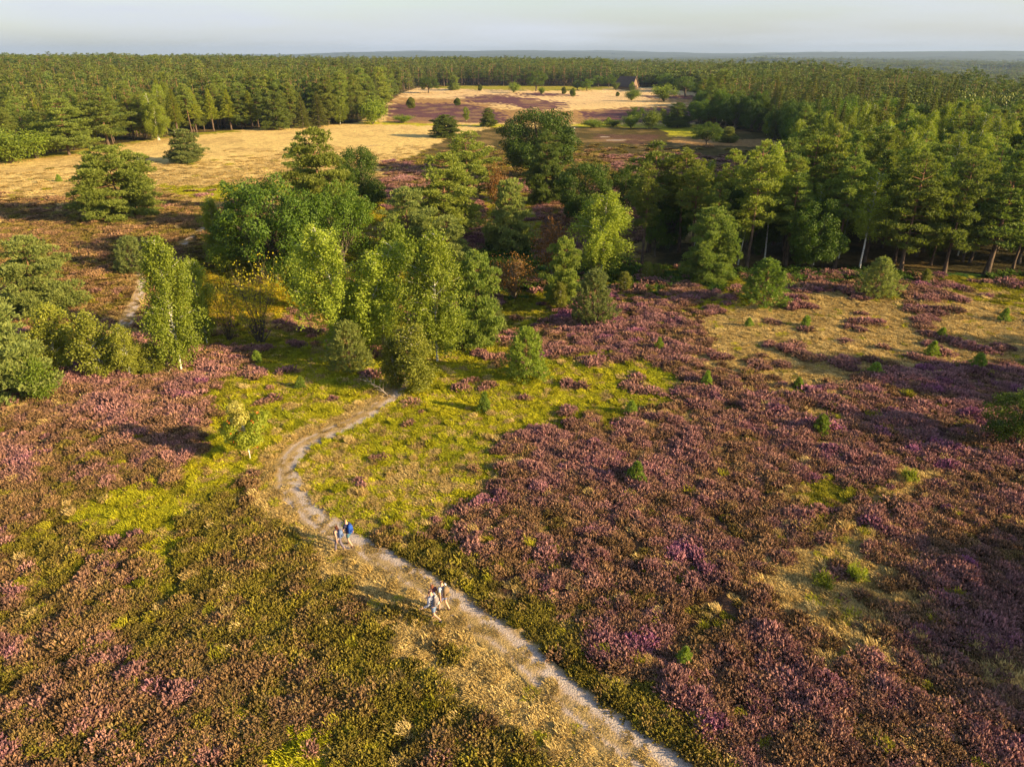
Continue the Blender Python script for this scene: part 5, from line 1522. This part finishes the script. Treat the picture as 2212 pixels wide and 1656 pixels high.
def dead_branch(px, py, length, rz, label, seed, lift=.25):
    rng = np.random.default_rng(seed); p = ground(px, py); G = Geo()
    P = [np.array([0, 0, .12])]
    for i in range(6): P.append(P[-1] + np.array([length / 6, rng.normal(0, .12), lift * rng.uniform(-.3, 1)]))
    P = np.array(P); G.tube(P, np.linspace(.055, .012, 7), 6)
    for i in range(1, 6):
        for s in (-1, 1):
            e = P[i] + np.array([length * .14, s * rng.uniform(.3, .8) * length * .25, rng.uniform(.1, .5)])
            G.tube([P[i], (P[i] + e) / 2 + rng.normal(0, .05, 3), e], [.03, .02, .006], 4)
    o = obj('dead_branch', G.mesh('dead_branch', M['bark_dead']), None, p); o.rotation_euler[2] = rz
    tag(o, label, 'branch')
dead_branch(838, 858, 2.6, 2.4, 'bare dead branch lying in grass left of the path entrance', 1)
dead_branch(365, 812, 2.2, 1.9, 'bleached dead branch sticking up below the column-like birch', 2, .5)
dead_branch(791, 318, 5.0, .3, 'dead fallen branch lying out on the straw field', 3, .3)
dead_branch(880, 700, 4.0, 1.3, 'grey bare branch standing between the two groups of weeping birches', 4, 1.2)
def rust_bough():
    p = ground(1052, 470); h = height_for(p, 440)
    return p
# rusty dead bough hanging on the pine behind the open centre pine
_p = ground(1020, 452)
tr, cr, H0, W0 = make_bush(91, 3.2, 2.0, mat='rust', stems=14, leaves=4200, leaf=(.22, .08), bark='bark_dead')
e = empty('dead_bough', (_p.x + 4.2, _p.y - 1, _p.z - .1), .4); e.scale = (1.0, 1.0, 1.9)
obj('stems', tr, e); obj('leaves', cr, e); tag(e, 'rusty brown dead bough right of the taller centre pine', 'dead bough')

# bare sand spots
for (sx, sy, rx, ry, sd_) in ((625, 833, .9, .45, 1), (606, 884, .55, .3, 2), (1330, 303, 2.6, 1.2, 3), (1305, 296, 1.6, 0.8, 4)):
    p = ground(sx, sy); n = 40; k = 8
    th = np.linspace(0, 2 * np.pi, n, endpoint=False)
    V = []; 
    for i in range(1, k + 1):
        f = i / k; wob = 1 + .35 * (vnoise(np.cos(th) * 2 + sd_, np.sin(th) * 2, sd_) - .5) * 2
        x = p.x + np.cos(th) * rx * f * wob; y = p.y + np.sin(th) * ry * f * wob
        V.append(np.stack([x, y, terrain(x, y) + .05 - (.05 if i == k else 0)], 1))
    V = np.vstack(V + [np.array([[p.x, p.y, p.z + .05]])])
    F = [(i * n + j, i * n + (j + 1) % n, (i + 1) * n + (j + 1) % n, (i + 1) * n + j) for i in range(k - 1) for j in range(n)] + [(j, len(V) - 1, len(V) - 1, (j + 1) % n) for j in range(0)]
    me = np_mesh('sand_patch', V, np.array(F)[:, ::-1], {'rut': ('FLOAT', 'POINT', np.full(len(V), .8))}, M['path'], True)
    tag(obj('sand_patch', me), 'bare pale sand patch in the heath', None, None, 'structure')

# ------------------------------------------------------------------ people
def skin_obj(name, pts, edges, radii, mat, parent, sub=2, root=0):
    me = bpy.data.meshes.new(name); me.from_pydata([tuple(p) for p in pts], edges, []); me.update()
    o = obj(name, me, parent)
    md = o.modifiers.new('Skin', 'SKIN'); md.use_smooth_shade = True
    for i, r in enumerate(radii):
        sv = me.skin_vertices[0].data[i]; rr = r if isinstance(r, tuple) else (r, r); sv.radius = rr
        sv.use_root = (i == root)
    ss = o.modifiers.new('Subdivision', 'SUBSURF'); ss.levels = sub; ss.render_levels = sub
    me.materials.append(mat)
    return o

def build_person(px, py, height, heading, pose, cols, label, hair='short', top='tshirt', legs='shorts'):
    """heading: world angle the person faces (radians from +X). Local +Y forward, +X right."""
    p = ground(px, py)
    e = empty('person', (p.x, p.y, p.z + .04), heading - math.pi / 2)
    tag(e, label, 'person', 'walkers on the sandy path')
    k = height / 1.75
    e.scale = (k, k, k)
    skin = plain_mat('skin', cols.get('skin', (.62, .36, .24)), .5)
    lean = pose.get('lean', .06)
    pel = Vector((0, 0, .95)); chest = Vector((0, lean * .7, 1.28)); sh = Vector((0, lean, 1.43)); neck = Vector((0, lean * 1.25, 1.53)); head = Vector((0, lean * 1.5 + .01, 1.64)); crown = Vector((0, lean * 1.5, 1.72))
    pts = [pel, Vector((0, lean * .3, 1.10)), chest, sh, neck, head, crown]
    rad = [(.15, .11), (.13, .095), (.16, .11), (.13, .08), .055, (.078, .095), (.055, .07)]
    ed = [(0, 1), (1, 2), (2, 3), (3, 4), (4, 5), (5, 6)]
    def chain(start, P, R):
        a = start
        for q, r in zip(P, R):
            pts.append(Vector(q)); rad.append(r); ed.append((a, len(pts) - 1)); a = len(pts) - 1
        return a
    # nose
    chain(5, [head + Vector((0, .085, -.005))], [.016])
    leg = {}
    for s, nm in ((-1, 'l'), (1, 'r')):
        f = pose['leg_' + nm]        # (knee fwd, ankle fwd, ankle up)
        hip = Vector((s * .10, 0, .90)); kn = Vector((s * .11, f[0], .50 + f[3] if len(f) > 3 else .50)); an = Vector((s * .11, f[1], .08 + f[2]))
        toe = an + Vector((0, .16, -.05 if f[2] < .1 else -.13))
        leg[nm] = (hip, kn, an, toe)
        chain(0, [hip, kn, an, toe], [.088, .058, .040, .035])
    arm = {}
    for s, nm in ((-1, 'l'), (1, 'r')):
        a = pose['arm_' + nm]        # elbow, wrist offsets from the shoulder
        so = sh + Vector((s * .19, 0, -.03)); el = so + Vector((s * a[0][0], a[0][1], a[0][2])); wr = so + Vector((s * a[1][0], a[1][1], a[1][2]))
        d = (wr - el).normalized(); side = Vector((0, 1, 0)) if abs(d.y) < .7 else Vector((1, 0, 0)); side = (side - d * side.dot(d)).normalized()
        pal = wr + d * .07
        arm[nm] = (so, el, wr, pal)
        w_i = chain(3, [so, el, wr, pal], [.052, .038, .026, (.036, .018)])
        for q, (off, ln) in enumerate(((-.030, .062), (-.010, .075), (.010, .070), (.029, .055))):
            b0 = pal + side * off * .9 + d * .03; m1 = b0 + d * ln * .5; nrm = d.cross(side)
            chain(w_i, [b0, m1, m1 + d * ln * .4 + nrm * -.018], [.0095, .0085, .007])
        chain(w_i - 1, [wr + d * .04 - side * .035, wr + d * .075 - side * .055], [.011, .009])
    body = skin_obj('body', pts, ed, rad, skin, e, 1)
    # top
    tp = [pel + Vector((0, 0, .06)), pts[1], chest, sh, sh + Vector((0, .01, .06))]; tr_ = [(.165, .125), (.155, .12), (.18, .13), (.15, .10), .065]; te = [(0, 1), (1, 2), (2, 3), (3, 4)]
    slv = {'tshirt': .62, 'long': 2, 'tank': 0}[top]
    for nm in ('l', 'r'):
        so, el, wr, pal = arm[nm]
        if slv == 0: continue
        n0 = len(tp); tp += [so, so.lerp(el, min(slv, 1))]; tr_ += [.075, .062]; te += [(3, n0), (n0, n0 + 1)]
        if slv == 2: tp.append(el.lerp(wr, .85)); tr_.append(.045); te.append((n0 + 1, n0 + 2))
    shirt = skin_obj('shirt', tp, te, tr_, cols['top'], e, 2, 1)
    bp = [pel + Vector((0, 0, .08)), pel]; br = [(.158, .118), (.175, .13)]; be = [(0, 1)]
    for nm in ('l', 'r'):
        hip, kn, an, toe = leg[nm]; n0 = len(bp)
        if legs == 'shorts': bp += [hip, hip.lerp(kn, .7)]; br += [.108, .092]; be += [(1, n0), (n0, n0 + 1)]
        else: bp += [hip, kn, kn.lerp(an, .9)]; br += [.102, .072, .055]; be += [(1, n0), (n0, n0 + 1), (n0 + 1, n0 + 2)]
    skin_obj('shorts' if legs == 'shorts' else 'trousers', bp, be, br, cols['legs'], e, 2, 1)
    for nm in ('l', 'r'):
        hip, kn, an, toe = leg[nm]
        skin_obj('shoe', [an + Vector((0, -.045, -.03)), an + Vector((0, 0, .04)), toe], [(0, 1), (0, 2)], [.050, .052, .045], cols['shoe'], e, 2, 0)
    hm = cols['hair']
    if hair == 'long': skin_obj('hair', [head + Vector((0, -.02, .06)), head + Vector((0, -.06, -.05)), head + Vector((0, -.10, -.20)), head + Vector((.01, -.11, -.36))], [(0, 1), (1, 2), (2, 3)], [(.098, .105), (.10, .07), (.085, .05), (.05, .03)], hm, e, 2, 0)
    else: skin_obj('hair', [head + Vector((0, -.015, .055)), head + Vector((0, -.045, -.02))], [(0, 1)], [(.092, .105), (.085, .065)], hm, e, 2, 0)
    return e, k, sh, pel

def build_pack(e, k, sh, color, dark, label, big=1.0):
    b = empty('backpack'); b.location = e.location; b.rotation_euler = e.rotation_euler; b.scale = e.scale
    tag(b, label, 'backpack', 'rucksacks worn by the walkers')
    y = sh.y - .10
    cz = 1.22
    pts = [(0, y - .10, cz - .24 * big), (0, y - .14, cz - .08), (0, y - .14, cz + .10 * big), (0, y - .09, cz + .24 * big)]
    skin_obj('bag', [Vector(q) for q in pts], [(0, 1), (1, 2), (2, 3)], [(.14 * big, .10), (.165 * big, .125), (.16 * big, .125), (.12 * big, .09)], color, b, 2, 1)
    skin_obj('pocket', [Vector((0, y - .25, cz - .14)), Vector((0, y - .26, cz + .02))], [(0, 1)], [(.10, .045), (.105, .045)], dark, b, 2, 0)
    skin_obj('lid', [Vector((0, y - .17, cz + .23 * big)), Vector((0, y - .07, cz + .27 * big))], [(0, 1)], [(.13, .05), (.13, .05)], dark, b, 2, 0)
    for s in (-1, 1):
        G = Geo(); G.tube([(s * .09, y - .02, cz + .22), (s * .11, y + .10, cz + .27), (s * .12, y + .23, cz + .14), (s * .12, y + .21, cz - .08), (s * .12, y + .0, cz - .2)], [.02] * 5, 6)
        obj('strap', G.mesh('strap', dark), b)

def check_mat():
    m, nt, o = new_mat('checked_cotton'); N = nt.nodes.new; K = nt.links.new
    t = N("ShaderNodeTexCoord"); c = N("ShaderNodeTexChecker"); c.inputs['Scale'].default_value = 16
    c.inputs['Color1'].default_value = (.02, .03, .10, 1); c.inputs['Color2'].default_value = (.34, .36, .44, 1)
    K(t.outputs['Object'], c.inputs['Vector']); b = N("ShaderNodeBsdfPrincipled"); b.inputs['Roughness'].default_value = .85
    K(c.outputs['Color'], b.inputs['Base Color']); K(b.outputs[0], o.inputs['Surface']); return m
A1 = ground(985, 1300); A2 = ground(925, 1260); head1 = math.atan2(A2.y - A1.y, A2.x - A1.x)
B1 = ground(800, 1185); B2 = ground(735, 1148); head2 = math.atan2(B2.y - B1.y, B2.x - B1.x)
H_ = lambda n, c, **kw: plain_mat(n, c, .75, **kw)
brown_shoe = H_('brown_boots', (.10, .06, .035)); dark_shoe = H_('dark_shoes', (.025, .025, .03))
stride = {'leg_l': (-.02, -.28, .10), 'leg_r': (.16, .22, 0), 'arm_l': ((.05, .06, -.27), (.06, .20, -.48)), 'arm_r': ((.06, -.12, -.26), (.07, -.14, -.50)), 'lean': .09}
stride2 = {'leg_l': (.17, .20, 0), 'leg_r': (.0, -.24, .08), 'arm_l': ((.06, -.10, -.27), (.06, -.10, -.52)), 'arm_r': ((.05, .05, -.27), (.05, .20, -.47)), 'lean': .07}
hipp = {'leg_l': (-.05, -.42, .24), 'leg_r': (.12, .14, 0), 'arm_l': ((.22, -.10, -.18), (.38, .10, -.26)), 'arm_r': ((.05, .02, -.27), (.04, .22, -.36)), 'lean': .12}
e, k, sh, pel = build_person(735, 1191, 1.56, head2 + .35, stride2, {'top': H_('grey_tank', (.24, .24, .30)), 'legs': H_('mauve_trousers', (.17, .145, .20)), 'shoe': H_('grey_shoes', (.35, .27, .24)), 'hair': H_('dark_brown_hair', (.075, .022, .012))},
                            'woman with long dark hair and mauve trousers walking on the left of the farther pair', 'long', 'tank', 'trousers')
build_pack(e, k, sh, H_('slate_blue_nylon', (.13, .19, .36)), H_('slate_dark', (.06, .09, .20)), 'slate blue rucksack on the woman with long dark hair', .92)
e, k, sh, pel = build_person(757, 1181, 1.62, head2 + .15, stride, {'top': H_('navy_shirt', (.03, .03, .07)), 'legs': H_('teal_shorts', (.07, .17, .24)), 'shoe': brown_shoe, 'hair': H_('blonde_hair', (.62, .36, .12))},
                            'fair-haired walker in dark shirt and teal shorts on the right of the farther pair', 'short', 'tshirt', 'shorts')
build_pack(e, k, sh, H_('bright_blue_nylon', (.02, .085, .42)), H_('royal_blue', (.012, .05, .28)), 'bright blue rucksack on the fair-haired walker', 1.05)
e, k, sh, pel = build_person(940, 1343, 1.70, head1 + .25, hipp, {'top': check_mat(), 'legs': H_('denim_shorts', (.16, .23, .38)), 'shoe': dark_shoe, 'hair': H_('brown_hair', (.10, .045, .02))},
                            'walker in a blue and white checked shirt striding with one foot lifted', 'short', 'long', 'shorts')
build_pack(e, k, sh, H_('grey_nylon', (.26, .22, .22)), H_('pale_grey_nylon', (.42, .38, .36)), 'grey rucksack on the walker in the checked shirt', 1.0)
e, k, sh, pel = build_person(960, 1321, 1.68, head1 + .1, stride2, {'top': H_('white_cotton', (.60, .60, .62)), 'legs': H_('blue_shorts', (.17, .20, .36)), 'shoe': brown_shoe, 'hair': H_('light_brown_hair', (.22, .10, .04))},
                            'walker in a white T-shirt and blue shorts on the right of the nearer group', 'short', 'tshirt', 'shorts')
build_pack(e, k, sh, H_('khaki_nylon', (.24, .16, .09)), H_('olive_nylon', (.13, .10, .06)), 'brown khaki rucksack on the walker in the white T-shirt', 1.12)
e, k, sh, pel = build_person(939, 1321, 1.48, head1, stride, {'top': H_('rust_shirt', (.30, .10, .09), c2=(.12, .05, .09), scale=30), 'legs': H_('dark_trousers', (.06, .05, .07)), 'shoe': dark_shoe, 'hair': H_('auburn_hair', (.19, .065, .035))},
                            'auburn-haired walker in a reddish shirt half hidden by the two men', 'long', 'tshirt', 'trousers')

# ------------------------------------------------------------------ haze
def build_haze():
    G = Geo(); x = 12800; z0, z1 = -75.0, 95.0
    G.box((0, 0, (z0 + z1) / 2), (2 * x, 2 * x, z1 - z0))
    m, nt, o = new_mat('haze_air')
    v = nt.nodes.new("ShaderNodeVolumePrincipled")
    v.inputs['Color'].default_value = (.40, .55, .84, 1); v.inputs['Density'].default_value = 0.000085; v.inputs['Anisotropy'].default_value = 0.1
    nt.links.new(v.outputs[0], o.inputs['Volume'])
    h = obj('haze', G.mesh('haze', m, False)); tag(h, 'thin blue summer haze over the far country', None, None, 'stuff')
build_haze()
